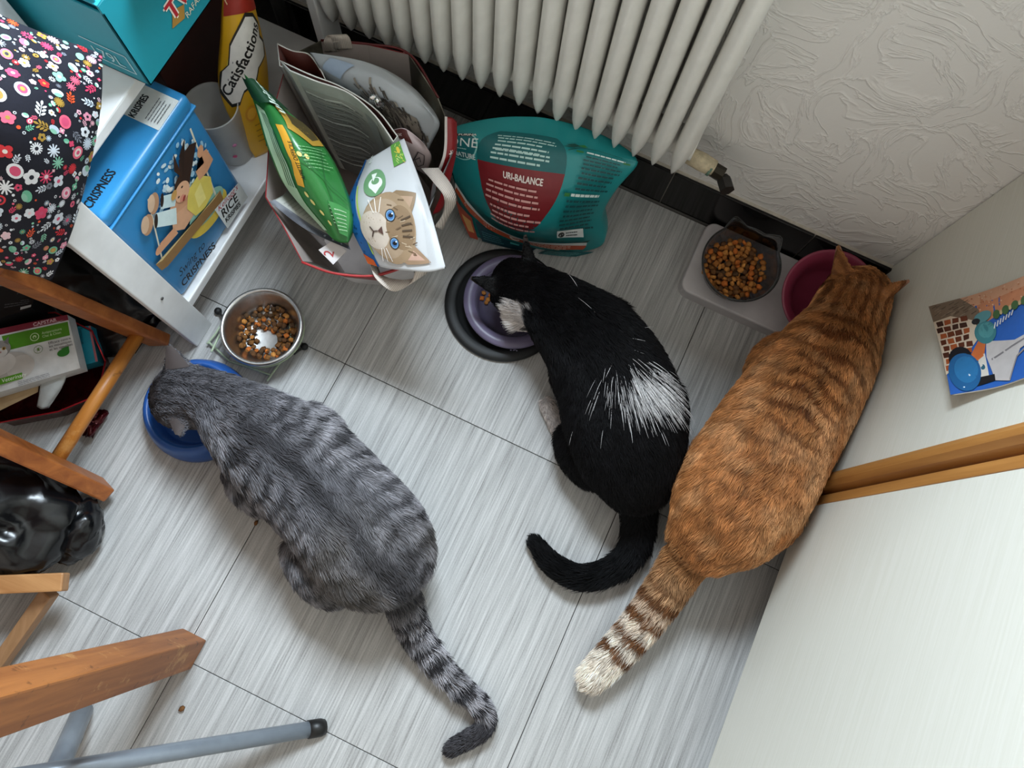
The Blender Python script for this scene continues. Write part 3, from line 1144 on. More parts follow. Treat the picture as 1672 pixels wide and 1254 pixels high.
rk = random.Random(4)
KIB = {}
for cname, hexes in dict(orange=('a8703a', 'b67c40', '9a6230', 'b5662f'), brown=('6d4a2c', '5d3f28', '744e2a', '4f3a28')).items():
    KIB[cname] = []
    for i, hx in enumerate(hexes):
        for kd in ('disc', 'star', 'disc'):
            me = kibble_mesh(kd, rk)
            me.materials.append(plain('kibble_' + hx, hx, .85, var=.3, nscale=300., bump=.3, spec=.12))
            me.polygons.foreach_set('use_smooth', [True] * len(me.polygons))
            KIB[cname].append(me)


def kibble(p, col, label, group, name='kibble', flat=.5, big=1.):
    o = bpy.data.objects.new(name, rk.choice(KIB[col]))
    COL.objects.link(o)
    o.location = [float(v) for v in p]
    o.rotation_euler = (rk.gauss(0, flat), rk.gauss(0, flat), rk.uniform(0, 6.28))
    s = rk.uniform(.88, 1.12) * big
    o.scale = (s, s, s)
    tag(o, label, 'kibble', group)
    return o


# ---- blue plastic bowl under the grey cat
M_BLUE = plain('blue_plastic', '1f4f94', .38, var=.08, bump=.05)
c = PZ(316, 664, .045)
bl = thing('food_bowl', 'round blue plastic bowl under the grey tabby', 'bowl', (c[0], c[1], 0))
link('outer_wall', lathe([(.0, .006), (.070, .006), (.095, .0), (.099, .006), (.098, .022), (.093, .042), (.088, .054), (.083, .059), (.078, .058), (.074, .052), (.068, .030), (.060, .014), (.0, .012)], (c[0], c[1], 0)), M_BLUE, bl)

# ---- steel bowl in its wire stand
M_STEEL = plain('brushed_steel', (.56, .55, .54), .28, metal=1., var=.08, nscale=120., bump=.05)
sc_ = PZ(427, 533, .062)
SX, SY = sc_[0], sc_[1]
sb = thing('food_bowl', 'stainless steel bowl with brown kibble in a wire stand', 'bowl', (SX, SY, .012))
link('bowl_body', lathe([(.0, .012), (.044, .012), (.050, .015), (.058, .030), (.066, .052), (.069, .060), (.072, .0645), (.0765, .064), (.0785, .060), (.0765, .057), (.071, .056), (.063, .036), (.054, .014), (.046, .010), (.0, .010)], (SX, SY, .0), 64), M_STEEL, sb)
ws = thing('wire_stand', 'pale green wire bowl stand with black rubber feet', 'stand', (SX, SY, 0))
M_WIRE = plain('pale_green_wire', 'a9b79a', .35, var=.15)
ring = [(SX + .0755 * math.cos(a), SY + .0755 * math.sin(a), .048) for a in np.linspace(0, 2 * math.pi, 41)]
link('ring', tube(ring, .0024, 8), M_WIRE, ws)
for pts in ([(375, 590, .010), (408, 600, .012), (443, 613, .010)], [(478, 572, .012), (458, 592, .012), (436, 622, .010)], [(362, 528, .012), (352, 545, .012), (338, 562, .010)],
            [(368, 530, .03), (356, 552, .03), (345, 575, .03)], [(340, 558, .010), (375, 590, .010)], [(478, 572, .012), (460, 500, .012), (370, 525, .012)]):
    link('wire', tube([PZ(*q) for q in pts], .0022, 8, 16), M_WIRE, ws)
for f0, f1 in (((480, 578, .02), (497, 566, .007)), ((366, 520, .02), (356, 508, .007))):
    link('foot_wire', tube([PZ(*f0), PZ(*f1)], .0024, 8), plain('dark_wire', '2b2a28', .5), ws)
    fp = PZ(*f1)
    link('rubber_foot', mesh_py(*sphere_geo(fp, (.0075, .0075, .0068))), plain('black_rubber', '131313', .6), ws)
lab, grp = 'small round brown kibble in the stainless steel bowl', 'kibble in the steel bowl'
cnt = 0
rk.seed(9)
placed = []
while cnt < 120:
    a, r = rk.uniform(0, 6.28), .052 * math.sqrt(rk.random())
    x, y = SX + r * math.cos(a), SY + r * math.sin(a)
    hole = math.hypot((x - SX - .003) / 1.0, (y - SY + .012) / .85)
    if hole < .026:
        continue
    near = [q for q in placed if math.hypot(q[0] - x, q[1] - y) < .0088]
    if len(near) > 1:
        continue
    base = .0165 + max(0, (r - .046)) * 1.2
    z = base + (.0065 if near else 0)
    placed.append((x, y))
    kibble((x, y, z), 'orange' if rk.random() < .25 else 'brown', lab, grp, flat=.35)
    cnt += 1
kibble((SX - .012, SY - .022, .0165), 'brown', lab, grp); kibble((SX + .008, SY - .030, .0165), 'brown', lab, grp)

# ---- purple bowl on its black base
pc = PZ(824, 495, .012)
pb = thing('round_mat', 'flat round black rubber mat under the purple bowl', 'mat', (pc[0], pc[1], 0))
M_BLACKR = plain('black_rubber_base', '17191a', .55, bump=.06)
link('mat_disc', lathe([(0, 0.), (.110, .0), (.119, .001), (.1215, .005), (.120, .010), (.114, .0125), (.101, .0125), (.097, .010), (.095, .006), (0, .006)], (pc[0], pc[1], 0), 64), M_BLACKR, pb)
u0 = PZ(838, 491, .034)
pu = thing('food_bowl', 'purple plastic slow-feeding bowl in front of the black cat', 'bowl', (u0[0], u0[1], .006))
M_PURP = plain('purple_plastic', '6c647f', .36, var=.06)
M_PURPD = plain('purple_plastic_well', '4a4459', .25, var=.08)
link('rim', lathe([(.082, .0065), (.092, .010), (.0985, .028), (.099, .034), (.0965, .037), (.086, .038), (.078, .0355), (.0745, .032), (.0735, .012)], (u0[0], u0[1], 0), 64), M_PURP, pu)
link('well', lathe([(.0, .0105), (.02, .0095), (.060, .0105), (.070, .014), (.0745, .032), (.076, .030), (.074, .008), (0, .0075)], (u0[0], u0[1], 0), 48), M_PURPD, pu)
ip = PZ(838, 572, .038)
for k, hgt in enumerate((.008, .012, .007)):
    q = ip + np.array([-.006 + .0055 * k, -.002 + .0022 * k, 0])
    link('embossed_mark', tube([q + np.array([-.0012, .002, -.0004]) * 0 + np.array([0, 0, -.0008]), q + np.array([.0012 * hgt / .008, -.0025, -.0008]) + np.array([hgt * .42, hgt * .87, 0]) * .6], .0011, 6), M_PURP, pu)
for (a, b) in ((790, 478), (797, 489), (787, 487), (801, 482), (794, 494)):
    q = PZ(a, b, .0145)
    kibble(q, 'orange', 'orange kibble left beside the black cat in the purple bowl', 'kibble in the purple bowl', flat=.2)

# ---- white twin-bowl stand, smoked cat-ear bowl, pink bowl
tr_ = thing('bowl_tray', 'white plastic twin-bowl tray against the black skirting', 'tray', (.28, .757, 0))
M_WHITEP = plain('white_plastic', 'cfcacb', .35, var=.04)
bm = box_bm((.138, .672, .0), (.462, .842, .030), 0)
ve = [e for e in bm.edges if abs(e.verts[0].co.z - e.verts[1].co.z) > .02]
bmesh.ops.bevel(bm, geom=ve, offset=.022, segments=6, affect='EDGES', profile=.5)
te = [e for e in bm.edges if e.verts[0].co.z > .029 and e.verts[1].co.z > .029]
bmesh.ops.bevel(bm, geom=te, offset=.004, segments=3, affect='EDGES', profile=.5)
link('tray_body', bm_mesh(bm), M_WHITEP, tr_, smooth=False)
link('riser', lathe([(0, .029), (.044, .029), (.040, .038), (.030, .040), (0, .040)], (.222, .760, 0)), M_WHITEP, tr_)
link('riser', lathe([(0, .029), (.050, .029), (.045, .042), (.030, .046), (0, .046)], (.398, .757, 0)), M_WHITEP, tr_)


def smoked_material():
    t = NT('smoked_clear_plastic')
    n = t.noise(t.obco(), 30., 2.)
    gl = t.node('ShaderNodeBsdfGlossy', ins={'Color': (.9, .9, .9, 1), 'Roughness': .08})
    tp = t.node('ShaderNodeBsdfTransparent')
    t.link(t.ramp(n, [(.3, (.50, .50, .51)), (.7, (.56, .56, .57))]), tp.inputs[0])
    fr = t.node('ShaderNodeLayerWeight', ins={'Blend': .25})
    mx = t.node('ShaderNodeMixShader', ins={0: t.math('ADD', t.math('MULTIPLY', fr.outputs[1], .5), .03), 1: tp.outputs[0], 2: gl.outputs[0]})
    t.link(mx.outputs[0], t.n['Material Output'].inputs[0])
    return t.m


def ear_bowl(cx, cy, z0, r, depth, ears, tilt_x, ear_h):
    """bowl whose rim rises into two cat ears; ears are given as angles"""
    V, F = [], []
    prof = [(.0, 0), (.45, .0), (.62, .03), (.78, .16), (.90, .42), (.97, .74), (1., 1.)]
    inner = [(p[0] * .965 if p[0] > 0 else 0, p[1] + (.05 if p[1] < .9 else 0)) for p in prof][::-1]
    full = prof + inner
    seg = 96
    for i, (pr, ph) in enumerate(full):
        for j in range(seg):
            a = 2 * math.pi * j / seg
            e = max(max(0, 1 - abs((a - b + math.pi) % (2 * math.pi) - math.pi) / .30) for b in ears)
            k = 1 + (.22 * e * ph ** 3)
            z = ph * depth + ear_h * e * ph ** 2
            x, y = pr * r * k * math.cos(a), pr * r * k * math.sin(a)
            V.append((x, y, z))
    for i in range(len(full) - 1):
        for j in range(seg):
            q = (j + 1) % seg
            F.append((i * seg + j, i * seg + q, (i + 1) * seg + q, (i + 1) * seg + j))
    me = mesh_py(V, F)
    bm = bmesh.new(); bm.from_mesh(me)
    bmesh.ops.remove_doubles(bm, verts=bm.verts, dist=1e-5)
    bmesh.ops.recalc_face_normals(bm, faces=bm.faces)
    bm.to_mesh(me); bm.free()
    rim = [Vector(V[6 * seg + j]) for j in range(seg)] + [Vector(V[6 * seg])]
    M = Matrix.Translation((cx, cy, z0)) @ Matrix.Rotation(tilt_x, 4, 'X')
    me.transform(M)
    return me, [M @ p for p in rim], M


SBX, SBY = .222, .745
me, rim, MB = ear_bowl(SBX, SBY, .0455, .0765, .058, (math.radians(58), math.radians(122)), .10, .010)
sbw = thing('food_bowl', 'smoked transparent cat-ear bowl heaped with kibble', 'bowl', (SBX, SBY, .0455))
link('bowl_body', me, smoked_material(), sbw)
link('rim', tube([tuple(p) for p in rim], .0017, 6), plain('dark_clear_edge', '1d1e1f', .2), sbw)
rk.seed(12)
lab, grp = 'small kibble heaped in the smoked cat-ear bowl', 'kibble in the cat-ear bowl'
pts = []
k = 0
for layer in range(4):
    tries = 0
    while tries < 1400:
        tries += 1
        a, q = rk.uniform(0, 6.28), math.sqrt(rk.random())
        R = (.046, .053, .060, .0605)[layer]
        x, y = R * q * math.cos(a), R * q * math.sin(a)
        z = (.010, .017, .025, .0335)[layer] - (.012 * q * q if layer == 3 else 0) + (.004 * (1 - q * q))
        if layer < 2 and q < .72: continue
        if any((p[0] - x) ** 2 + (p[1] - y) ** 2 + (p[2] - z) ** 2 < .0093 ** 2 for p in pts): continue
        pts.append((x, y, z))
for x, y, z in pts:
    p = MB @ Vector((x - .003, y - .003, z))
    kibble(p, 'orange' if rk.random() < .72 else 'brown', lab, grp, flat=.6, big=1.22)

pk = thing('food_bowl', 'dark pink plastic bowl under the orange cat', 'bowl', (.398, .757, .046))
M_PINK = plain('raspberry_plastic', '86324a', .38, var=.06)
tl = Matrix.Rotation(.26, 4, 'X')
link('bowl_body', lathe([(0, .0), (.048, .0), (.060, .004), (.074, .024), (.086, .052), (.0905, .064), (.090, .067), (.085, .066), (.074, .058), (.068, .050), (.060, .026), (.052, .012), (0, .008)], (.397, .757, .060), 56, tl), M_PINK, pk)

# stray crumbs on the floor
for (a, b) in ((297, 1157), (157, 866), (418, 854)):
    kibble(PZ(a, b, .004), 'brown', 'brown crumb of kibble lying loose on the grey floor', 'crumbs on the floor')
# ================================================================== WHITE SHELF AND WHAT STANDS ON IT
rs = random.Random(21)
M_SHELF = plain('worn_white_gloss_paint', 'e4e4e3', .4, var=.08, nscale=18., bump=.12)
sh = thing('shelf_unit', 'low white painted wooden shelf unit left of the radiator', 'shelf', (-.86, .46, 0))
for (x0, y0) in ((-.722, .146), (-.722, .742), (-1.06, .146), (-1.06, .742)):
    link('post', box((x0 + (.034 if x0 > -1 else 0), y0, 0), (x0 + .052, y0 + .054, .56 if (x0 > -1 and y0 < .3) else 1.02), .002), M_SHELF, sh, smooth=False)
link('shelf_board', box((-1.06, .198, .096), (-.672, .79, .118), .003), M_SHELF, sh, smooth=False)
link('shelf_board', box((-1.06, .20, .478), (-.705, .79, .498), .003), M_SHELF, sh, smooth=False)
link('back_panel', box((-1.075, .15, .05), (-1.062, .79, 1.0)), plain('dark_back_board', '2a2523', .8), sh, smooth=False)
link('screw', tube([(-.6695, .172, .205), (-.6680, .172, .205)], .003, 8), plain('screw_hole', '4a4744', .6), sh)

# ---- cereal tin (rounded-edge box with a lid)
M_TIN = plain('blue_printed_tin', '2f7fb4', .32, var=.05, nscale=10.)
M_TIND = plain('blue_tin_lid', '2f7fb2', .32, var=.05, nscale=10.)
TX0, TX1, TY0, TY1, TZ0, TZ1 = -.86, -.684, .203, .432, .119, .425
tin = thing('storage_tin', 'blue printed cereal tin standing on the low white shelf', 'tin', (-.77, .317, .119))
link('tin_body', box((TX0, TY0, TZ0), (TX1, TY1, TZ1 - .028), .012, 4), M_TIN, tin)
lid = link('lid', box((TX0 - .001, TY0 - .001, TZ1 - .030), (TX1 + .001, TY1 + .001, TZ1), .011, 4), M_TIND, tin)
link('lid_bead', box((TX0 - .0025, TY0 - .0025, TZ1 - .0315), (TX1 + .0025, TY1 + .0025, TZ1 - .0275), .0018, 2), M_TIN, lid)


def tin_art(a):
    for _ in range(120):      # cloud of blossom behind the swing
        x = rs.uniform(.22, .92); y = rs.uniform(.62, .97)
        if y > .60 + .22 * abs(x - .62) and not (x < .42 and y > .80):
            a.ell(x, y, rs.uniform(.012, .030), rs.uniform(.010, .026), rs.choice(['e6efee', 'cfe3ea', 'bcd8e6', 'f2f4ee', '9cc6dd']), rs.uniform(0, 3), 8)
    a.ell(.60, .33, .25, .15, 'd9bd4a', -.2, 28)
    a.ell(.62, .38, .22, .12, '8fbfb0', -.2, 24)
    a.line([(.74, .34), (.88, .97)], .016, 'd9d2bd')
    a.line([(.06, .47), (.30, .93)], .014, 'd9d2bd')
    a.poly([(.56, .46), (.36, .46), (.28, .55), (.34, .64), (.56, .58)], 'dba884')
    a.poly([(.52, .58), (.40, .62), (.36, .70), (.46, .74), (.60, .62)], 'd39c78')
    a.poly([(.34, .56), (.20, .72), (.27, .80), (.42, .66)], 'd9ecec')
    a.poly([(.42, .68), (.32, .78), (.38, .85), (.50, .74)], 'cfe6e8')
    a.ell(.17, .80, .085, .055, 'b98d6c', .9); a.ell(.155, .82, .072, .040, 'd2b193', .9)
    a.ell(.31, .865, .085, .052, 'b98d6c', .9); a.ell(.295, .885, .070, .036, 'd6b699', .9)
    a.ell(.235, .755, .060, .018, '2d2019', .9); a.ell(.372, .82, .056, .018, '2d2019', .9)
    a.poly([(.50, .44), (.48, .56), (.58, .66), (.72, .66), (.80, .54), (.74, .42), (.60, .40)], 'e3cf63')
    a.poly([(.56, .46), (.60, .58), (.70, .60), (.66, .45)], 'f0e28a')
    a.poly([(.70, .62), (.80, .60), (.90, .62), (.90, .74), (.84, .76), (.82, .68), (.72, .70)], 'd99f78')
    a.ell(.845, .775, .050, .034, 'd99f78', .9)
    a.poly([(.10, .54), (.30, .50), (.30, .57), (.14, .60)], 'd99f78'); a.ell(.10, .57, .045, .034, 'd99f78', .2)
    a.ell(.565, .74, .105, .085, '3a2418', .5); a.poly([(.56, .68), (.66, .72), (.86, .86), (.80, .90), (.66, .90), (.60, .82)], '332017')
    a.poly([(.62, .78), (.80, .97), (.68, .92)], '2a1a12'); a.poly([(.60, .78), (.66, .98), (.58, .88)], '3a2418')
    a.ell(.535, .705, .085, .080, 'e3b08c', .5); a.ell(.50, .67, .032, .020, 'd98d78', .5)
    a.ell(.485, .705, .011, .008, '3a2a22'); a.ell(.555, .735, .011, .008, '3a2a22'); a.ell(.515, .655, .026, .013, '9b3a34', .5)
    a.ell(.465, .755, .042, .028, 'c99a55', .6)
    a.poly([(.0, .52), (.72, .37), (.80, .37), (.78, .28), (.06, .40), (.0, .43)], '8f6b3f')
    a.poly([(.0, .52), (.72, .37), (.80, .37), (.06, .485)], 'd4bd84')
    a.poly([(.655, .03), (.66, .30), (.985, .235), (.985, .03)], 'dfe6e6')
    a.text('Kellogg\'s', .675, .245, .082, 'b3202c', -.2, .95, .25)
    a.text('RICE', .675, .155, .135, '15161a', -.2, .80, bold=.002)
    a.text('KRISPIES', .675, .090, .078, '15161a', -.2, .74, bold=.0016)
    a.text('Swing to', .06, .215, .115, '16222e', -.20, .85, .35)
    a.text('CRISPNESS', .02, .115, .112, '12141a', -.20, .86, bold=.002)


art = Art((TY1 - TY0) / (TZ1 - .03 - TZ0))
tin_art(art)
# keep ink inside the face
fm = quad_map((TX1, TY0 + .006, TZ0 + .006), (TX1, TY1 - .004, TZ0 + .006), (TX1, TY0 + .006, TZ1 - .034), (TX1, TY1 - .004, TZ1 - .034))
art.build('printed_picture', tin, fm, .12, .0004)
art = Art((TY1 - TY0) / (TX1 - TX0))
art.poly([(.70, .0), (.70, 1.), (.96, 1.), (.96, 0.)], 'd5d9d5')
art.text('RICE', .705, .42, .11, '15161a', .0, .85, bold=.002)
art.text('KRISPIES', .705, .25, .07, '15161a', .0, .74, bold=.002)
art.lines(.73, .16, .93, 5, .03, .006, '6a6d70', rs)
LF = quad_map((TX1 - .004, TY0 + .008, TZ1), (TX1 - .004, TY1 - .006, TZ1), (TX0 + .004, TY0 + .008, TZ1), (TX0 + .004, TY1 - .006, TZ1))
art.build('printed_label', lid, LF, .2, .0004)
art = Art((TY1 - TY0) / (TX1 - TX0))
art.ell(.22, .62, .13, .10, 'b08c3a', .3); art.ell(.20, .60, .10, .06, '3a2a1c', .3)
art.build('printed_picture', lid, LF, .2, .0004)
art = Art((TY1 - TY0) / (TX1 - TX0))
art.text('CRISPNESS', -.0, .10, .09, '12141a', .0, .72, bold=.002)
fm = quad_map((TX1 - .004, TY0 + .008, TZ1), (TX1 - .004, TY1 - .006, TZ1), (TX0 + .004, TY0 + .008, TZ1), (TX0 + .004, TY1 - .006, TZ1))
art.build('printed_lettering', lid, fm, .2, .0004)

# ---- teal carton on the upper shelf
M_TEAL = plain('teal_card', '1d93a3', .5, var=.04, nscale=14.)
BX0, BX1, BY0, BY1, BZ0, BZ1 = -1.0, -.682, .388, .70, .4985, .645
tb = thing('carton', 'opened teal cardboard carton on the upper white shelf', 'carton', (-.84, .54, .4985))
bm = bmesh.new()
for lo, hi in (((BX0, BY0, BZ0), (BX1, BY1, BZ0 + .003)), ((BX1 - .003, BY0, BZ0), (BX1, BY1, BZ1)), ((BX0, BY0, BZ0), (BX0 + .003, BY1, BZ1)),
               ((BX0, BY1 - .003, BZ0), (BX1, BY1, BZ1)), ((BX0, BY0, BZ0), (BX1, BY0 + .003, BZ1 - .012))):
    box_bm(lo, hi, .0006, 1, bm=bm)
link('carton_body', bm_mesh(bm), M_TEAL, tb, smooth=False)
link('top_flap', beam((BX1 - .005, BY0 + .004, BZ1 - .001), (BX1 - .005 - .14, BY0 + .06, BZ1 + .028), .002, .10, .0005), plain('teal_card_lit', '2aa6ba', .5), tb, smooth=False)  # flaps get a paler teal, as if catching the light
link('top_flap', mesh_py([(BX0, BY0, BZ1), (BX1, BY0, BZ1), (BX1, BY0 + .19, BZ1 + .012), (BX0, BY0 + .19, BZ1 + .012), (BX0, BY0, BZ1 + .002), (BX1, BY0, BZ1 + .002), (BX1, BY0 + .19, BZ1 + .014), (BX0, BY0 + .19, BZ1 + .014)],
     [(0, 1, 2, 3), (4, 7, 6, 5), (0, 4, 5, 1), (1, 5, 6, 2), (2, 6, 7, 3), (3, 7, 4, 0)]), plain('teal_card_lit', '2aa6ba', .5), tb, smooth=False)
# front flap folded outwards, pale blue with a red disc
fa, fb = np.array((BX1, BY0 + .06, BZ1)), np.array((BX1, BY1 - .01, BZ1))
fo = np.array((.055, .0, .035))
fl2 = link('front_flap', mesh_py([fa, fb, fb + fo, fa + fo * .92, fa + (0, 0, .002), fb + (0, 0, .002), fb + fo + (0, 0, .002), fa + fo * .92 + (0, 0, .002)],
     [(3, 2, 1, 0), (4, 5, 6, 7), (0, 1, 5, 4), (1, 2, 6, 5), (2, 3, 7, 6), (3, 0, 4, 7)]), plain('pale_blue_card', '9fd4e4', .5), tb, smooth=False)
art = Art(.26 / .066)
art.ell(.36, .62, .075, .11, 'cf2436'); art.ell(.36, .62, .012, .02, 'f2e6e6')
art.line([(.32, .5), (.345, .58)], .007, 'f2e6e6'); art.line([(.375, .66), (.40, .74)], .007, 'f2e6e6')
art.build('printed_picture', fl2, quad_map(fa + fo * .92 + (0, 0, .002), fb + fo + (0, 0, .002), fa + (0, 0, .002), fb + (0, 0, .002)), .2, .0006)
art = Art((BY1 - BY0) / (BZ1 - BZ0))
art.poly([(.28, .62), (.70, .58), (.72, 1.), (.26, 1.)], '10181e')
art.ell(.44, .80, .07, .05, '35536b', .4); art.ell(.46, .80, .04, .03, '10181e', .4); art.text('DGI', .42, .74, .085, '6d93ad', .25, 1., bold=.003)
art.poly([(.245, .21), (.29, .34), (.36, .27), (.33, .16)], 'b0843c')
art.text('TWI', .262, .255, .125, 'f4e9dc', .06, 1., bold=.011)
art.text('TWI', .262, .255, .125, 'c02a34', .06, 1., bold=.003)
art.text('RAFARDE', .34, .13, .045, 'e6d9bd', .06, .9)
art.build('printed_picture', tb, quad_map((BX1, BY0, BZ0), (BX1, BY1, BZ0), (BX1, BY0, BZ1), (BX1, BY1, BZ1)), .2, .0006)
art = Art((BX1 - BX0) / (BZ1 - BZ0))
for p, q in (((.74, .12), (.96, .12)), ((.96, .12), (.96, .36)), ((.96, .36), (.74, .36))):
    art.line([p, q], .007, 'bfe0e4')
art.text('179L', .76, .16, .085, 'bfe0e4', 0, .95)
art.build('printed_picture', tb, quad_map((BX0, BY0, BZ0), (BX1, BY0, BZ0), (BX0, BY0, BZ1), (BX1, BY0, BZ1)), .2, .0006)

# ---- clear plastic cup and dark items behind the tin
cp = PZ(362, 205, .20)
cu = thing('plastic_cup', 'cloudy clear plastic tumbler with pink spots on the low shelf', 'cup', (cp[0], cp[1], .119))
t = NT('cloudy_plastic')
n_ = t.noise(t.obco(), 20., 2.)
t.link(t.ramp(n_, [(.3, srgb('c9c7c3')), (.7, srgb('d9d7d3'))]), t.b.inputs['Base Color'])
t.b.inputs['Roughness'].default_value = .3
t.b.inputs['Alpha'].default_value = .55
link('cup_body', lathe([(0, .002), (.034, .0), (.036, .006), (.046, .135), (.048, .140), (.046, .141), (.044, .135), (.034, .008), (0, .006)], (cp[0], cp[1], .119), 40), t.m, cu)
rr = random.Random(3)
for k in range(16):
    a = rr.uniform(0, 6.28); z = rr.uniform(.03, .12); r = .0362 + (z / .135) * .010 + .0006
    link('spot', mesh_py(*sphere_geo((cp[0] + r * math.cos(a), cp[1] + r * math.sin(a), .119 + z), (.0045, .0045, .0006), axes_from((-math.sin(a), math.cos(a), 0), (math.cos(a), math.sin(a), 0)), 8, 4)), ink(rr.choice(['d2507e', '4fb3b0', 'd98ab0'])), cu)
q = PZ(330, 130, .20)
dk = thing('dark_carton', 'dark red and black carton behind the tin on the low shelf', 'carton', (-.93, .66, .119))
link('carton_body', box((-1.03, .50, .119), (-.83, .73, .40), .003), plain('dark_brown_card', '3a1713', .5, var=.3, nscale=12.), dk, smooth=False)
link('red_edge', box((-.832, .50, .119), (-.828, .73, .13), .001), plain('dark_red_card', '5a1c18', .5), dk, smooth=False)
link('red_edge', beam((-.828, .498, .402), (-.828, .732, .402), .016, .006, .001), plain('dark_red_card', '5a1c18', .5), dk, smooth=False)
link('printed_disc', lathe([(0, 0), (.05, 0), (.05, .001), (0, .001)], (-.93, .60, .4005), 32), plain('charcoal_disc', '2c2a2b', .4), dk)

# ---- floral cushion
def floral(a, rng, cols, n):
    pts = []
    tries = 0
    while len(pts) < n and tries < 40000:
        tries += 1
        big = len(pts) < n * .32
        r = rng.uniform(.026, .040) if big else (rng.uniform(.013, .022) if len(pts) < n * .66 else rng.uniform(.005, .010))
        x, y = rng.uniform(.01, .99), rng.uniform(.01, .99)
        if any(math.hypot(x - p[0], (y - p[1]) / a.asp) < (r + p[2]) * .90 for p in pts): continue
        pts.append((x, y, r))
        c = rng.choice(cols)
        c2 = rng.choice(['f3d9e2', '1a1a2b', 'efe9df', 'b7964a', 'e0557c'])
        rot = rng.uniform(0, 6.28)
        k = rng.random()
        a.lay = 0
        if r < .009:
            if k < .5: a.ell(x, y, r, r, c, n=10)
            else:
                a.ell(x, y, r, r, 'e7ecf2', n=12); a.lay = 1; a.ell(x, y, r * .55, r * .55, '16172a', n=10)
        elif k < .26:      # many-rayed daisy
            m = rng.choice([10, 12, 14])
            pp = []
            for i in range(2 * m):
                q = r * (1.05 if i % 2 == 0 else .5)
                th = rot + math.pi * i / m
                pp.append((x + q * math.cos(th), y + q * math.sin(th) * a.asp))
            for i in range(m):
                th = rot + 2 * math.pi * i / m
                a.line([(x + r * .25 * math.cos(th), y + r * .25 * math.sin(th) * a.asp), (x + r * 1.05 * math.cos(th), y + r * 1.05 * math.sin(th) * a.asp)], r * .24, c)
            a.lay = 1; a.ell(x, y, r * .34, r * .34, c2 if rng.random() < .5 else c, n=10)
        elif k < .52:      # round-petalled flower
            m = rng.choice([4, 5, 5, 6])
            for i in range(m):
                th = rot + 2 * math.pi * i / m
                a.ell(x + r * .52 * math.cos(th), y + r * .52 * math.sin(th) * a.asp, r * .52, r * .46, c, th, 10)
            a.lay = 1; a.ell(x, y, r * .30, r * .30, c2, n=10)
        elif k < .68:      # ringed bloom
            a.ell(x, y, r, r * .86, c, rot, 16); a.lay = 1; a.ell(x, y, r * .66, r * .56, c2, rot, 14); a.lay = 2; a.ell(x, y, r * .33, r * .28, rng.choice(['1a1a2b', 'c9a04e', 'e0557c']), rot, 10)
        elif k < .9:       # leafy sprig
            e = np.array([math.cos(rot), math.sin(rot)])
            a.line([(x - e[0] * r, y - e[1] * r * a.asp), (x + e[0] * r, y + e[1] * r * a.asp)], r * .10, c)
            for i in (-.5, 0., .5):
                for s_ in (-1, 1):
                    a.ell(x + e[0] * r * i + s_ * -e[1] * r * .38, y + (e[1] * r * i + s_ * e[0] * r * .38) * a.asp, r * .36, r * .15, c, rot + s_ * .8, 9)
            a.ell(x + e[0] * r * .95, y + e[1] * r * .95 * a.asp, r * .34, r * .17, c, rot, 9)
        else:              # tulip cup
            a.ell(x, y, r, r * .7, c, rot, 14); a.lay = 1; a.ell(x + r * .4 * math.cos(rot + 1.57), y + r * .4 * math.sin(rot + 1.57) * a.asp, r * .7, r * .4, '8fc9b0', rot, 12)


cush_rows = [[PZ(-95, 405, .50), PZ(-10, 432, .47), PZ(85, 458, .44)],
             [PZ(-120, 320, .60), PZ(0, 345, .58), PZ(122, 365, .51)],
             [PZ(-140, 180, .70), PZ(10, 215, .68), PZ(152, 248, .58)],
             [PZ(-130, 60, .75), PZ(10, 105, .72), PZ(166, 160, .63)],
             [PZ(-100, -30, .77), PZ(25, 35, .73), PZ(167, 88, .66)]]
CG = sack_grid(cush_rows, 64, 64, .022, .0018, 5, .6, .6)
cb = (CG[0].mean(0) + CG[-1].mean(0)) / 2
cush = thing('cushion', 'navy floral print cushion leaning by the white shelf post', 'cushion', (cb[0], cb[1], .44))
link('cover', sack_mesh(CG, (-.055, -.01, -.06), False), plain('navy_cotton', '0d0e1e', .85, bump=.1, nscale=300.), cush)
fa_ = Art(1.0)
fa_.asp = .62
floral(fa_, random.Random(8), ['e8f0fa', 'd5e3f2', 'f5d3de', 'ef9fb8', 'e2476f', 'd9303a', 'f06a86', 'e7eef6', 'c3d5e6', '8fd0b4', '7c808c', 'b08d3e', 'f2b9c9', 'ee5a2e', '6fbf9d', 'f0f3f8', 'dfe8f4', 'eaf0f7'], 520)
fa_.build('flower_print', cush, grid_map(CG), .03, .0005, .00012)

# white carton behind the cushion
wc = thing('white_carton', 'white and grey carton behind the floral cushion', 'carton', (-.9, .36, .4985))
link('carton_body', box((-1.02, .25, .4985), (-.84, .375, .80), .002), plain('white_card', 'd4d5d8', .55), wc, smooth=False)

# ================================================================== WOODEN CHAIR, BAGS AND BOXES ON THE LEFT
M_PINE = wood_material('orange_pine', '8a4a20', 'b56c33', axis=0, scale=1.0, rough=.42)
M_PINEY = wood_material('orange_pine_cross', '9a5a22', 'c98438', axis=1, scale=1.0, rough=.40, worn=True)
ch = thing('folding_chair', 'orange pine folding chair frame with a round rung', 'chair', (-.85, -.02, 0))
l1a, l1b = PZ(262, 556, .022), PZ(-30, 432, .36)
l2a, l2b = PZ(170, 800, .022), PZ(-40, 703, .26)
link('leg', beam(l1a, l1b, .024, .046, .004), M_PINE, ch, smooth=False)
link('leg', beam(l2a, l2b, .028, .046, .004), M_PINE, ch, smooth=False)
link('seat', box((-1.30, -.24, .40), (-.775, .135, .425), .006), M_PINE, ch, smooth=False)
link('leg', beam((-1.22, .10, .0), (-1.10, .10, .40), .024, .046, .004), M_PINE, ch, smooth=False)
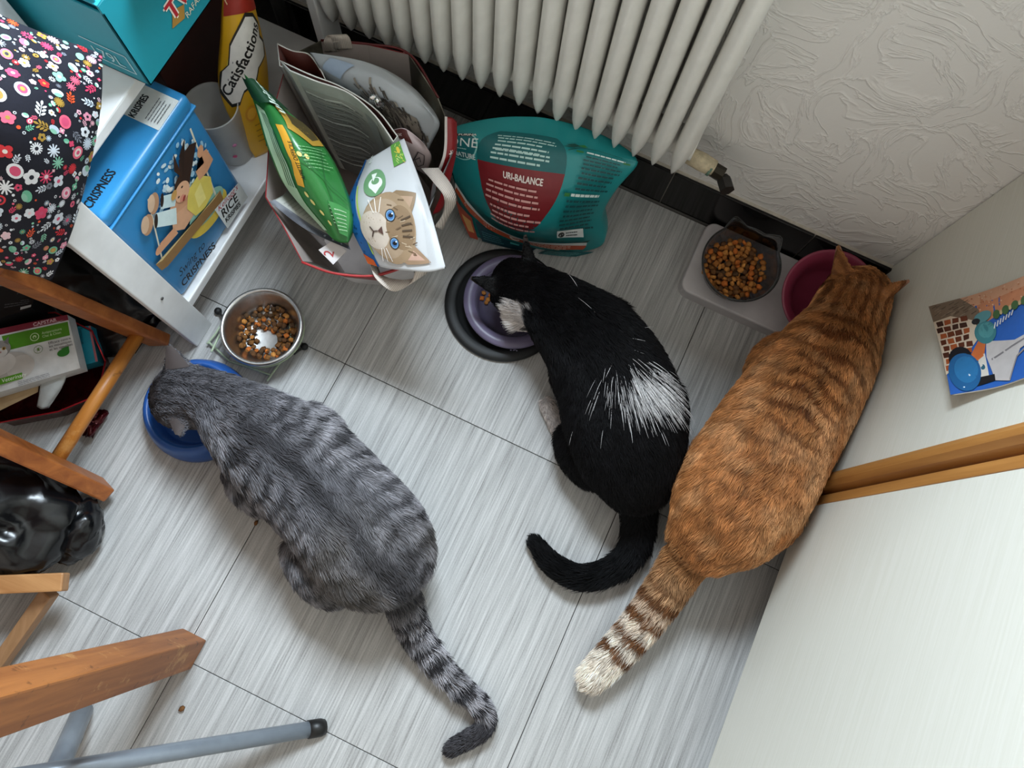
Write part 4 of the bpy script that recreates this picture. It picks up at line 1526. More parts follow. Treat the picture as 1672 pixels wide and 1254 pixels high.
link('leg', beam((-1.22, -.2, .0), (-1.10, -.2, .40), .024, .046, .004), M_PINE, ch, smooth=False)
link('rung', tube([PZ(226, 546, .075), PZ(92, 752, .098)], .0125, 16), M_PINEY, ch)

st_ = thing('wooden_rack', 'pale brown wooden rack beside the black bin bag', 'rack', (-.75, -.36, 0))
M_PALE = wood_material('pale_brown_wood', '9c6a3c', 'bb8a58', axis=0, rough=.5)
link('rail', beam(PZ(108, 950, .10), PZ(-60, 957, .12), .030, .030, .003), M_PALE, st_, smooth=False)
link('leg', beam(PZ(82, 966, .078), PZ(-25, 1118, .0), .024, .022, .003), wood_material('pale_brown_wood_shaded', '8f6840', 'a9805a', axis=1, rough=.5), st_, smooth=False)  # wood colour darkened for the shade below the rail
pl = PZ(96, 952, .0)
link('leg', box((pl[0] - .016, pl[1] - .012, 0), (pl[0] + .004, pl[1] + .012, .088), .002), M_PALE, st_, smooth=False)

# table leg
M_TABLE = wood_material('worn_table_wood', '7a4522', 'b0703a', axis=2, rough=.55, worn=True)
tbl = thing('table', 'wooden table with a worn square brown leg on the floor', 'table', (-.6, -.6, 0))
link('leg', box((-.421, -.370, 0), (-.372, -.316, .72), .003), M_TABLE, tbl, smooth=False)
link('leg', box((-1.3, -.370, 0), (-1.25, -.316, .72), .003), M_TABLE, tbl, smooth=False)
link('leg', box((-.421, -1.1, 0), (-.372, -1.046, .72), .003), M_TABLE, tbl, smooth=False)
link('leg', box((-1.3, -1.1, 0), (-1.25, -1.046, .72), .003), M_TABLE, tbl, smooth=False)
link('tabletop', box((-1.34, -1.15, .72), (-.36, -.30, .745), .004), wood_material('table_top_wood', '7a4522', 'b0703a', axis=0, rough=.5), tbl, smooth=False)

# grey metal stool legs
M_GREYM = plain('grey_painted_metal', '8a929b', .35, metal=.35, var=.06, nscale=60., bump=.05)
ms = thing('metal_stool', 'grey tubular metal stool with black rubber foot cap', 'stool', (-.35, -.5, 0))
a0, a1 = PZ(505, 1191, .016), PZ(110, 1256, .21)
e_ = (a0 - a1) / np.linalg.norm(a0 - a1)
link('leg', tube([a1 - e_ * .12, a1, a0], .0135, 18), M_GREYM, ms)
link('foot_cap', tube([a0 - e_ * .002, a0 + e_ * .020, a0 + e_ * .028, a0 + e_ * .0295], [.0152, .0152, .0125, .006], 18), plain('black_rubber_cap', '0c0c0c', .45), ms)
link('leg', tube([PZ(135, 1160, .016), PZ(70, 1310, .24)], .0165, 18), M_GREYM, ms)
link('weld_ring', tube([PZ(117, 1203, .08), PZ(115.5, 1206, .084)], .0174, 18), M_GREYM, ms)

# ---- black bin bag
def blob_mesh(c, r, seed, amp, fold, seg=44, rings=30):
    V, F = sphere_geo((0, 0, 0), (1, 1, 1), None, seg, rings)
    V = np.array(V)
    d = (vnoise(V, 1.6, seed) - .5) * amp * 1.5 + np.abs(vnoise(V, 3.4, seed + 1) - .5) * -fold + (vnoise(V, 7, seed + 2) - .5) * amp * .35
    V = V * (1 + d)[:, None] * np.array(r) + np.array(c)
    V[:, 2] = np.maximum(V[:, 2], .001)
    return mesh_py(V, F)


bb_ = PZ(40, 865, .10)
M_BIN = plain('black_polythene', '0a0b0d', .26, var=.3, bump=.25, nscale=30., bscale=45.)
bag = thing('bin_bag', 'shiny black plastic bin bag stuffed under the pine chair', 'bag', (bb_[0] - .05, bb_[1], 0))
link('bag_body', blob_mesh((bb_[0] - .06, bb_[1], .085), (.135, .098, .088), 6, .22, .35), M_BIN, bag)
tw = PZ(118, 868, .06)
link('gathered_neck', blob_mesh((tw[0], tw[1], .045), (.042, .058, .045), 14, .25, .35, 36, 22), M_BIN, bag)

# ---- flat black blob added as the dark shade under the shelf
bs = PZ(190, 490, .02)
o = link('shade_blob', blob_mesh((bs[0] - .05, bs[1] + .02, .022), (.17, .135, .030), 27, .25, .5), M_BIN, base=(bs[0] - .05, bs[1] + .02, 0))
tag(o, 'added flat black blob standing in for shade under the white shelf', 'bag')

# ---- red foil bag with boxes
rb = thing('gift_bag', 'dark red metallic bag holding small boxes under the chair', 'bag', (-.78, -.02, 0))
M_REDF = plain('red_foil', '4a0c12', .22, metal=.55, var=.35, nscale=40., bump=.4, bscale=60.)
rim_ = [PZ(172, 590, .062), PZ(160, 645, .058), PZ(95, 672, .058), PZ(0, 690, .06), PZ(-60, 640, .06), PZ(-20, 520, .07), PZ(90, 510, .07), PZ(150, 540, .066)]
V, F = [], []
bot = np.mean(rim_, axis=0)
for p in rim_: V.append(p)
for p in rim_: V.append(np.array([bot[0] + (p[0] - bot[0]) *   .96 - .008, bot[1] + (p[1] - bot[1]) * .96 - .004, .03]))
for p in rim_: V.append(np.array([bot[0] + (p[0] - bot[0]) * .97 - .012, bot[1] + (p[1] - bot[1]) * .97 - .004, .002]))
n = len(rim_)
for r_ in range(2):
    for i in range(n):
        F.append((r_ * n + i, r_ * n + (i + 1) % n, (r_ + 1) * n + (i + 1) % n, (r_ + 1) * n + i))
F.append(tuple(range(2 * n, 3 * n)))
me = mesh_py(V, F)
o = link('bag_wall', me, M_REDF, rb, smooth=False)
m = o.modifiers.new('s', 'SOLIDIFY'); m.thickness = .0015
link('bag_rim', tube([tuple(p) for p in rim_ + [rim_[0]]], .0016, 6), plain('red_foil_edge', 'b01e28', .25, metal=.5), rb)
fz = PZ(152, 690, .018)
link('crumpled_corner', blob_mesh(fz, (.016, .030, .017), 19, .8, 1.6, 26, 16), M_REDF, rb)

# white printed box on top, leaning
A_, B_, C_, D_ = PZ(-40, 652, .105), PZ(131, 601, .095), PZ(-40, 545, .115), PZ(110, 514, .110)


def slab(a, b, c, d, th, name, label, mat):
    a, b, c, d = [np.array(v, float) for v in (a, b, c, d)]
    nn = np.cross(b - a, c - a); nn /= np.linalg.norm(nn)
    V = [a, b, d, c, a - nn * th, b - nn * th, d - nn * th, c - nn * th]
    root = thing(name, label, 'box', (a + b + c + d) / 4 - nn * th)
    o = link('box_body', mesh_py(V, [(0, 1, 2, 3), (4, 7, 6, 5), (0, 4, 5, 1), (1, 5, 6, 2), (2, 6, 7, 3), (3, 7, 4, 0)]), mat, root, smooth=False)
    return root, quad_map(a, b, c, d)


wb_, fm = slab(A_, B_, C_, D_, .032, 'medicine_box', 'white and green cat medicine box with a grey cat picture', plain('white_box_card', 'd9dad9', .5))
art = Art(1.45)
art.poly([(0, .90), (1, .90), (1, 1), (0, 1)], '7c2436')
art.text('CAPSTAR', .62, .925, .055, 'd7b9bd', 0, 1.1, bold=.002); art.lines(.62, .915, .95, 1, .02, .006, 'b98a90', rs)
art.poly([(.32, .62), (.98, .62), (.99, .87), (.28, .87)], '4f8a1e')
art.ell(.62, .735, .048, .048, 'cfe3b5'); art.ell(.62, .735, .040, .040, '4f8a1e'); art.ell(.62, .735, .02, .02, 'cfe3b5'); art.ell(.62, .725, .010, .012, '4f8a1e')
art.text('Antiparasitaire', .70, .75, .042, 'cfe3b5', 0, .85); art.text('Chat & Chien', .70, .69, .042, 'cfe3b5', 0, .85)
art.ell(.64, .51, .046, .046, '5c7a3a'); art.ell(.64, .51, .041, .041, 'd9dad9'); art.ell(.64, .51, .012, .018, '6c8a4a')
for i in range(6):
    th = i * 1.047
    art.line([(.64, .51), (.64 + .028 * math.cos(th), .51 + .028 * math.sin(th) * 1.45)], .005, '6c8a4a')
for i, tx in enumerate(('Efficace contre', 'les moustiques', 'et les mouches')):
    art.text(tx, .75, .545 - i * .058, .046, '2c2d2e', 0, .85)
art.ell(.88, .34, .062, .045, '2f7a2c'); art.poly([(.86, .42), (.945, .43), (.942, .34)], '2f7a2c')
# picture of a fluffy cat
art.ell(.30, .33, .26, .17, 'b9b4ae', .1, 28); art.ell(.45, .30, .14, .13, 'cac5bf', .2, 24); art.ell(.24, .42, .17, .12, 'd8d4cf', .1, 24)
art.ell(.26, .66, .11, .095, '8f8a85', 0, 22); art.ell(.25, .60, .085, .055, 'd2cec9', 0, 20)
art.poly([(.18, .72), (.19, .86), (.26, .76)], '6f6a66'); art.poly([(.30, .76), (.36, .84), (.35, .70)], '6f6a66')
art.ell(.23, .665, .020, .018, 'b28a3a'); art.ell(.30, .66, .020, .018, 'b28a3a'); art.ell(.23, .665, .008, .014, '1a1a1a'); art.ell(.30, .66, .008, .014, '1a1a1a'); art.ell(.262, .61, .014, .010, 'a87a74')
art.poly([(.0, .10), (.46, .10), (.46, .20), (.0, .20)], '5a9a22'); art.text('Veterinary', .26, .125, .062, 'eef4e4', 0, .9)
art.lines(.40, .06, .74, 3, .028, .007, '9a9ba0', rs)
art.build('printed_picture', wb_, fm, .3, .0005)

bk, fm = slab(PZ(-40, 532, .125), PZ(52, 503, .125), PZ(-40, 462, .13), PZ(58, 474, .13), .05, 'black_box', 'small black printed box behind the white medicine box', plain('black_box_card', '101012', .4))
art = Art(1.5)
art.ell(.80, .72, .10, .10, '6c6c70'); art.ell(.80, .72, .09, .09, '101012'); art.text('1', .785, .68, .12, '8c8c90')
art.lines(.5, .48, .98, 3, .09, .022, '55565a', rs); art.rect(.80, .06, .99, .18, 'b9babb')
art.build('printed_picture', bk, fm, .4, .0005)
tb2, fm = slab(PZ(122, 600, .058), PZ(160, 590, .058), PZ(114, 534, .062), PZ(148, 532, .062), .03, 'teal_box', 'teal printed box with pink edge inside the red bag', plain('teal_box_card', '1f8ea6', .45))
art = Art(.6)
art.text('Semaine', .42, .96, .24, '0e2c38', -math.pi / 2, .9); art.rect(.90, 0, 1.0, 1, 'b56a72'); art.lines(.12, .8, .38, 3, .12, .03, '0e5a6c', rs)
art.build('printed_picture', tb2, fm, .4, .0005)

# folded leaflet hanging out of the bag
LP = [[PZ(112, 600, .075), PZ(92, 615, .075), PZ(66, 622, .075)], [PZ(104, 628, .072), PZ(84, 640, .078), PZ(64, 640, .072)], [PZ(80, 666, .066), PZ(68, 668, .072), PZ(60, 664, .066)]]
LG = sack_grid(LP, 14, 14, .004, .0004, 2)
o = link('leaflet', sack_mesh(LG, (0, 0, -.004), False), plain('leaflet_paper', 'b8bcbb', .7), base=LG[0].mean(0))
tag(o, 'folded white paper leaflet hanging over the red bag', 'leaflet')
o = link('envelope', mesh_py([PZ(-40, 690, .068), PZ(62, 640, .068), PZ(64, 622, .068), PZ(-40, 640, .068), PZ(-40, 690, .063), PZ(62, 640, .063), PZ(64, 622, .063), PZ(-40, 640, .063)],
         [(0, 1, 2, 3), (4, 7, 6, 5), (0, 4, 5, 1), (1, 5, 6, 2), (2, 6, 7, 3), (3, 7, 4, 0)]), plain('buff_card', 'b59a74', .6), base=PZ(10, 660, .06), smooth=False)
tag(o, 'buff card envelope below the white medicine box', 'envelope')
# ================================================================== BAGS BY THE RADIATOR
rs = random.Random(33)


def pouch(name, label, rows, back, mat, bulge=.02, wr=.003, seed=1, open_bottom=False, base=None, cat='bag', nu=54, nv=54, pu=.7, pv=.7, flip=False):
    Gd = sack_grid(rows, nu, nv, -bulge if flip else bulge, wr, seed, pu, pv)
    b = Gd.reshape(-1, 3)
    base = base if base is not None else (b[:, 0].mean(), b[:, 1].mean(), b[:, 2].min())
    root = thing(name, label, cat, base)
    link('bag_body', sack_mesh(Gd, back, open_bottom), mat, root)
    return root, grid_map(Gd, flip)


# ---- yellow treat bag on the shelf
M_YEL = plain('yellow_film', 'd9a51c', .32, var=.08, nscale=12., bump=.2, bscale=60.)
yb, fm = pouch('treat_bag', 'yellow cat treat bag standing on the low white shelf',
    [[PZ(417, 257, .12), PZ(429, 252, .12), PZ(441, 246, .12)], [PZ(385, 210, .20), PZ(412, 190, .21), PZ(440, 180, .20)], [PZ(360, 150, .28), PZ(400, 120, .30), PZ(436, 100, .28)],
     [PZ(363, 60, .38), PZ(395, 40, .39), PZ(420, 25, .37)], [PZ(366, -35, .46), PZ(385, -40, .46), PZ(404, -35, .45)]],
    (-.05, .035, 0), M_YEL, .012, .002, 3, True)
art = Art(.34)
art.poly([(0.02, .84), (.98, .80), (.98, 1.), (.02, 1.)], '9e2a1c'); art.text('PACK', .12, .88, .26, 'e9c9a0', .9, .8)
art.ell(.40, .62, .44, .26, 'ecd24a', 1.2, 26); art.ell(.42, .60, .40, .20, 'd9a51c', 1.2, 24)
bub = [(.10, .46), (.02, .52), (.05, .60), (.18, .62), (.20, .70), (.36, .75), (.52, .80), (.72, .78), (.84, .72), (.80, .66), (.90, .62), (.86, .56), (.66, .53), (.60, .47), (.40, .45), (.30, .40), (.16, .41)]
cx, cy = np.mean(bub, axis=0)
art.poly([((x - cx) * 1.10 + cx, (y - cy) * 1.10 + cy) for x, y in bub], '2a261f'); art.poly(bub, 'e7e3dc')
art.text('Catisfactions', .16, .455, .30, '17140f', .86, .66, .1, bold=.006)
art.ell(.45, .30, .14, .13, 'c98a1c', .6); art.ell(.45, .30, .10, .09, 'd9a02a', .6)
art.lines(.45, .22, .92, 4, .035, .016, '8a6a12', rs); art.poly([(.70, .06), (.86, .06), (.86, .10), (.70, .10)], '3a2c0c')
art.build('printed_picture', yb, fm, .035, .0010, .00005)

# ---- carrier bag
M_BAGOUT = plain('carrier_outside_white', 'bdb6b4', .45, var=.1, nscale=14.)
M_BAGIN = plain('carrier_inside', 'b3a6a0', .6, var=.12, nscale=14.)
M_BAGRED = plain('carrier_red', '7c161c', .4, var=.12, nscale=14.)
M_BAGPHOTO = NT('carrier_photo_print')
_t = M_BAGPHOTO
_n = _t.noise(_t.obco((9, 9, 5)), 1., 5., .6)
_t.link(_t.ramp(_n, [(.3, srgb('15120f')), (.5, srgb('4a463d')), (.66, srgb('8d8a7c')), (.8, srgb('b9cdd3'))]), _t.b.inputs['Base Color'])
_t.b.inputs['Roughness'].default_value = .4
M_BAGPHOTO = _t.m
rimpx = [(433, 322, .30), (462, 370, .285), (493, 428, .27), (545, 446, .27), (612, 450, .27), (672, 432, .275), (700, 345, .28), (722, 290, .29), (746, 236, .30), (716, 160, .31), (668, 88, .32), (600, 72, .32), (524, 66, .32), (470, 92, .31), (440, 200, .31)]
rim3 = [PZ(*q) for q in rimpx]
bot3 = []
for q in rim3:
    bot3.append(np.array([-.478 + (q[0] + .46) * .80, .548 + (q[1] - .515) * .72, .0]))
wall_mats = [M_BAGOUT, M_BAGIN, M_BAGRED, M_BAGPHOTO]
cb_ = thing('carrier_bag', 'big open white and red carrier bag full of cat food', 'bag', (-.478, .548, 0))
V, F, MI = [], [], []
NR = 5
for r_ in range(NR):
    f = r_ / (NR - 1)
    for i, (a, b) in enumerate(zip(rim3, bot3)):
        p = a * (1 - f) + b * f
        p = p + np.array([math.sin(i * 1.9 + r_ * 1.3), math.cos(i * 2.3 + r_), 0]) * .005 * (0 if r_ in (0, NR - 1) else 1)
        V.append(p)
n = len(rim3)
for r_ in range(NR - 1):
    for i in range(n):
        F.append((r_ * n + i, (r_ + 1) * n + i, (r_ + 1) * n + (i + 1) % n, r_ * n + (i + 1) % n))
        MI.append(2 if i in (7,) and r_ < 2 else (3 if i in (5, 6, 7, 8, 9) else (2 if i in (2, 3, 12) and r_ == 0 else 0)))
F.append(tuple((NR - 1) * n + i for i in range(n))); MI.append(0)
me = mesh_py(V, F)
o = link('bag_wall', me, wall_mats, cb_, smooth=False)
me.polygons.foreach_set('material_index', MI)
bm = bmesh.new(); bm.from_mesh(me); bmesh.ops.recalc_face_normals(bm, faces=bm.faces); bm.to_mesh(me); bm.free()
m = o.modifiers.new('s', 'SOLIDIFY'); m.thickness = .002; m.offset = -1; m.material_offset = 1; m.material_offset_rim = 2
link('red_edge', tube([tuple(p) for p in catmull(rim3[2:6], 20)], .0022, 6), plain('carrier_red_edge', 'a32a2c', .4), cb_)
link('red_edge', tube([tuple(p) for p in catmull(rim3[9:13], 20)], .0022, 6), plain('carrier_red_edge2', '5a1416', .4), cb_)


def ribbon(pts, w, across, n=26, th=.0012):
    p = catmull(pts, n)
    a = catmull(across, n) if np.ndim(across) > 1 else np.tile(np.array(across, float), (n, 1))
    a = a / np.linalg.norm(a, axis=1)[:, None] * w / 2
    t = np.gradient(p, axis=0)
    nr = np.cross(t, a); nr /= np.linalg.norm(nr, axis=1)[:, None]
    V = np.vstack([p - a, p + a, p + a + nr * th, p - a + nr * th])
    F = []
    for i in range(n - 1):
        for k in range(4):
            q = (k + 1) % 4
            F.append((k * n + i, k * n + i + 1, q * n + i + 1, q * n + i))
    F += [(0, n, 2 * n, 3 * n), (n - 1, 4 * n - 1, 3 * n - 1, 2 * n - 1)]
    return mesh_py(V, F)


t = NT('woven_strap')
w1 = t.node('ShaderNodeTexWave', ins={'Vector': t.obco((1, 1, 1)), 'Scale': 130.})
t.link(t.ramp(w1.outputs[1], [(.2, srgb('b9ada3')), (.8, srgb('d2c7bd'))]), t.b.inputs['Base Color'])
t.b.inputs['Roughness'].default_value = .8
t.bump(w1.outputs[1], .4, .001)
M_STRAP = t.m
link('handle', ribbon([PZ(610, 430, .26), PZ(620, 452, .275), PZ(650, 466, .26), PZ(680, 456, .25), PZ(690, 440, .26)], .028, [(.0, -.5, .8), (.0, -.6, .8), (.0, -.9, .3), (-.3, -.8, .4), (-.5, -.5, .6)]), M_STRAP, cb_)
link('handle', ribbon([PZ(702, 275, .31), PZ(722, 300, .32), PZ(734, 325, .31), PZ(728, 350, .27), PZ(716, 372, .24)], .030, [(.8, .3, .2), (.8, .3, -.1), (.5, .3, -.7), (.1, .3, -.8), (.2, .3, -.7)]), M_STRAP, cb_)
link('handle', ribbon([PZ(545, 85, .30), PZ(543, 68, .33), PZ(548, 58, .335), PZ(556, 62, .335), PZ(562, 80, .31)], .030, (.8, .5, 0)), M_STRAP, cb_)
# red side gusset with the white printed sprig
gz = [[PZ(700, 352, .20), PZ(716, 347, .19), PZ(724, 338, .18)], [PZ(706, 300, .26), PZ(726, 292, .25), PZ(737, 288, .24)], [PZ(724, 250, .30), PZ(738, 245, .30), PZ(746, 243, .29)], [PZ(726, 190, .34), PZ(738, 192, .335), PZ(746, 198, .325)]]
GG = sack_grid(gz, 44, 44, .002, .001, 2)
gu = link('side_gusset', sack_mesh(GG, (-.003, .001, -.003), False), plain('carrier_red_gusset', '8a1a20', .4, var=.1), cb_)
art = Art(.4)
art.rect(0, 0, .16, 1, 'cfc8c4')
art.line([(.36, .36), (.42, .62)], .03, 'e6dcd8')
for i in range(6):
    th = i * 1.047
    art.line([(.42, .64), (.42 + .10 * math.cos(th), .64 + .10 * math.sin(th) * .4)], .03, 'e6dcd8')
art.build('printed_picture', gu, grid_map(GG), .04, .0009)

# ---- green dry-food bag
M_GRN = plain('green_film', '2c7236', .28, var=.12, nscale=10., bump=.25, bscale=50.)
gb, fm = pouch('cat_food_bag', 'shiny green cat food bag leaning inside the carrier bag',
    [[PZ(545, 392, .30), PZ(556, 396, .30), PZ(568, 396, .30)], [PZ(470, 310, .33), PZ(525, 330, .35), PZ(573, 350, .325)], [PZ(440, 250, .36), PZ(495, 265, .385), PZ(548, 275, .345)],
     [PZ(420, 185, .38), PZ(465, 205, .40), PZ(508, 215, .36)], [PZ(398, 120, .40), PZ(408, 130, .405), PZ(428, 148, .395)]],
    (-.0, .03, -.10), M_GRN, .005, .003, 7)
art = Art(.55)
art.poly([(.02, .05), (.20, .06), (.26, .5), (.24, .80), (.06, .82)], 'a8c9a6')
for i in range(4):
    art.line([(.12 + .035 * i, .30), (.16 + .035 * i, .48), (.17 + .035 * i, .66), (.12 + .03 * i, .78)], .014, '1d4a34')
art.poly([(.28, .33), (.30, .40), (.36, .50), (.36, .74), (.46, .74), (.47, .50), (.41, .40), (.38, .33)], 'd99f2c')
art.text('APPETIT DIFFICILE', .445, .385, .070, '1c2a18', 1.50, .80, bold=.0015)
for x, y in ((.50, .55), (.57, .535), (.36, .285), (.40, .245), (.46, .19), (.50, .13)):
    art.ell(x, y, .024, .032, 'd9c878', .3, 12)
art.poly([(.50, .72), (.60, .88), (.98, .80), (.98, .64), (.74, .62)], 'b08a34'); art.poly([(.62, .76), (.80, .86), (.98, .80), (.96, .68), (.8, .66)], '4a3f22')
art.lines(.52, .60, .92, 7, .022, .008, '7fb07c', rs)
art.lines(.60, .26, .90, 6, .022, .008, 'a8cfa2', rs)
art.poly([(.10, .86), (.9, .86), (.95, .99), (.05, .99)], '123a22'); art.text('ultima', .62, .80, .20, 'cfe0d2', 1.45, .85, bold=.004)
art.line([(.80, .60), (.66, .40), (.70, .12)], .010, '1f5a2c'); art.line([(.5, .52), (.72, .36), (.98, .30)], .010, '1f5a2c')
art.poly([(.62, .28), (.94, .26), (.92, .06), (.66, .08)], '3f8a48'); art.lines(.66, .24, .90, 6, .026, .010, 'b9d9b4', rs)
art.build('printed_picture', gb, fm, .03, .0010, .00004)

# ---- white and blue pouch with the kitten
M_WHT = plain('white_film', 'c6c8ca', .32, var=.04, nscale=10., bump=.2, bscale=50.)
kb, fm = pouch('cat_food_bag', 'white and blue cat food bag with a blue-eyed kitten picture',
    [[PZ(602, 430, .285), PZ(568, 345, .30), PZ(597, 262, .30)], [PZ(632, 438, .31), PZ(605, 345, .335), PZ(608, 256, .33)], [PZ(664, 442, .33), PZ(650, 340, .355), PZ(632, 242, .345)],
     [PZ(700, 444, .345), PZ(684, 335, .365), PZ(648, 232, .355)], [PZ(728, 438, .355), PZ(698, 330, .368), PZ(660, 226, .360)]],
    (-.03, .02, -.10), M_WHT, .010, .0015, 9, flip=True)
# here u runs along the width of the bag, v towards its top seam
art = Art(1.15)
art.poly([(0, 0), (1, 0), (1, .06), (.75, .10), (.25, .16), (0, .16)], '1e62a4')
for i in range(26):
    art.ell(rs.uniform(.1, .9), rs.uniform(.02, .09), .010, .008, '10406e', 0, 8)
art.line([(.12, .17), (.45, .165), (.72, .13)], .012, 'b9d84a')
art.poly([(.0, .0), (.10, .0), (.06, .13), (.0, .13)], 'd0602a')
art.ell(.72, .33, .12, .10, '6d9a6f', 0, 24); art.ell(.71, .34, .055, .060, 'e6ece4'); art.poly([(.62, .34), (.70, .41), (.70, .27)], 'e6ece4'); art.ell(.73, .34, .030, .034, '6d9a6f'); art.poly([(.73, .32), (.80, .36), (.80, .30)], 'e6ece4')
art.text('produits', .93, .24, .062, 'e3eae2', 3.3 - math.pi, .9)
art.poly([(.80, .58), (.99, .60), (.99, .84), (.82, .82)], '5f9a45')
for i in range(22):
    x, y = rs.uniform(.83, .96), rs.uniform(.63, .80)
    art.line([(x, y), (x + rs.uniform(-.03, .03), y + rs.uniform(.02, .05))], .007, rs.choice(['a9cf5a', 'cfe08a', 'e0c84a', '7cb84a']))
art.ell(.92, .74, .03, .03, 'e0c04a')


def kit(x, y):     # kitten drawn upright in (x right, y up), laid on the pouch
    return (.60 - x * .56, .16 + y * .62)


def kp(pts, c): art.poly([kit(*p) for p in pts], c)
def ke(x, y, rx, ry, c, n=20, rot=0):
    th = np.linspace(0, 2 * math.pi, n, endpoint=False)
    xx, yy = rx * np.cos(th), ry * np.sin(th)
    kp([(x + a * math.cos(rot) - b * math.sin(rot), y + a * math.sin(rot) + b * math.cos(rot)) for a, b in zip(xx, yy)], c)


kp([(.02, .50), (-.02, .62), (.06, 1.0), (.30, .80), (.4, .74)], '8a7358'); kp([(.62, .74), (.74, .80), (.96, 1.06), (.98, .62), (.90, .48)], '9a7f66')
kp([(.06, .62), (.10, .90), (.26, .76)], 'a98d74'); kp([(.78, .74), (.92, .94), (.92, .64)], 'c09c8a')
ke(.48, .44, .50, .40, '9c8468', 32); ke(.48, .36, .42, .34, 'a8927a', 30); ke(.48, .20, .28, .22, 'c9bcae', 26); ke(.48, .60, .30, .22, '8a7257', 26)
for k in range(26):
    x = rs.uniform(.1, .86); y = rs.uniform(.35, .78); art.line([kit(x, y), kit(x + rs.uniform(-.04, .04), y + rs.uniform(.05, .10))], .008, rs.choice(['5f4b37', '6d5740', 'b8a389']))
for sx, sg in ((.30, -1), (.68, 1)):
    ke(sx, .47, .085, .075, '2a241f'); ke(sx, .47, .072, .062, '6f9cc4'); ke(sx, .47, .055, .048, '3f6ea6'); ke(sx, .475, .028, .036, '0d1016'); ke(sx - .02, .50, .012, .012, 'e8eef4')
    for q in (-.02, .04, .10):
        art.line([kit(sx + sg * .06, .26 + q * .6), kit(sx + sg * .26, .22 + q * 1.5)], .006, 'efe8e0')
kp([(.43, .33), (.55, .33), (.49, .26)], '5a3f38'); art.line([kit(.49, .26), kit(.49, .20), kit(.42, .16)], .010, '4a372f'); art.line([kit(.49, .20), kit(.57, .16)], .010, '4a372f')
for k in range(4):
    art.line([kit(.38 + .07 * k, .62), kit(.34 + .09 * k, .78)], .012, '4f3f2f')
for k in range(5):
    art.line([(.05, .80 + .022 * k), (.62, .80 + .022 * k)], .003, 'b5b8bc')
art.build('printed_picture', kb, fm, .03, .0010, .00003)

# ---- opened paper sacks behind (grey printed and brown inside)
M_BROWNIN = plain('brown_paper_inside', '3c1712', .6, var=.2, nscale=25.)
M_GREYOUT = plain('grey_printed_sack', '969892', .4, var=.15, nscale=14., bump=.15)


def open_sack(name, label, front, backr, depth, mats, art_fn=None):
    """front and back rims (left to right) joined at the sides; the walls run down into the carrier"""
    f = catmull(front, 18); b = catmull(backr, 18)
    rim = np.vstack([f, b[::-1]])
    n = len(rim)
    V = []
    for k in range(5):
        q = k / 4
        for p in rim:
            V.append(p + (np.array(depth) * q) + np.array([0, 0, 0]))
    F = [(r_ * n + i, r_ * n + (i + 1) % n, (r_ + 1) * n + (i + 1) % n, (r_ + 1) * n + i) for r_ in range(4) for i in range(n)]
    F.append(tuple(4 * n + i for i in range(n)))
    c = rim.mean(0) + np.array(depth)
    root = thing(name, label, 'bag', c)
    me = mesh_py(V, F)
    bm = bmesh.new(); bm.from_mesh(me); bmesh.ops.recalc_face_normals(bm, faces=bm.faces); bm.to_mesh(me); bm.free()
    o = link('bag_wall', me, mats, root, smooth=True)
    m = o.modifiers.new('s', 'SOLIDIFY'); m.thickness = .0022; m.offset = -1; m.material_offset = 1; m.material_offset_rim = 2
    if art_fn:
        Gd = np.array([f + np.array(depth) * q for q in np.linspace(1, 0, 12)])
        art_fn(root, Gd)
    return root


M_RIMW = plain('white_paper_edge', 'cfcdc4', .6)


def grey_art(root, Gd):
    a = Art(.9)
    a.poly([(0, .90), (.78, .90), (.78, 1.), (0, 1.)], 'b4bab4'); a.poly([(.0, 0), (.06, 0), (.06, 1), (.0, 1)], 'c3c3b8')
    a.poly([(.62, 0), (.72, 0), (.74, .92), (.62, .92)], '9aa09f')
    for i in range(13):
        y = .86 - i * .055
        a.line([(.08, y), (.25, y - .015), (.40, y + .01), (.60 - rs.uniform(0, .12), y - .02)], .012 if i % 4 else .022, 'a9aea9' if i % 4 else 'd3d6cf')
        a.lines(.10, y - .02, .58, 1, .02, .006, '3f4240', rs)
    for i in range(10):
        y = .80 - i * .06
        a.line([(.75, y + .06), (.85, y + .03), (.93, y - .06), (.98, y - .22)], .007, 'a4aaa8')
    a.build('printed_text', root, grid_map(Gd), .08, .0008)


open_sack('cat_food_sack', 'opened grey printed paper sack with brown inside in the carrier bag',
    [PZ(473, 116, .39), PZ(515, 133, .385), PZ(568, 152, .375), PZ(610, 188, .36), PZ(642, 232, .35)],
    [PZ(455, 97, .385), PZ(505, 120, .385), PZ(560, 142, .37), PZ(615, 178, .355), PZ(650, 222, .345)],
    (.02, .02, -.30), [M_GREYOUT, M_BROWNIN, M_RIMW], grey_art)
open_sack('cat_food_sack', 'opened brown-lined sack at the back left of the carrier bag',
    [PZ(456, 108, .36), PZ(500, 124, .36), PZ(534, 134, .355)],
    [PZ(452, 70, .37), PZ(478, 82, .365), PZ(505, 88, .36), PZ(526, 116, .36)],
    (.015, .02, -.28), [plain('sack_outside_grey', '7d7770', .5), plain('reddish_brown_inside', '55231a', .55, var=.25, nscale=20.), M_RIMW])


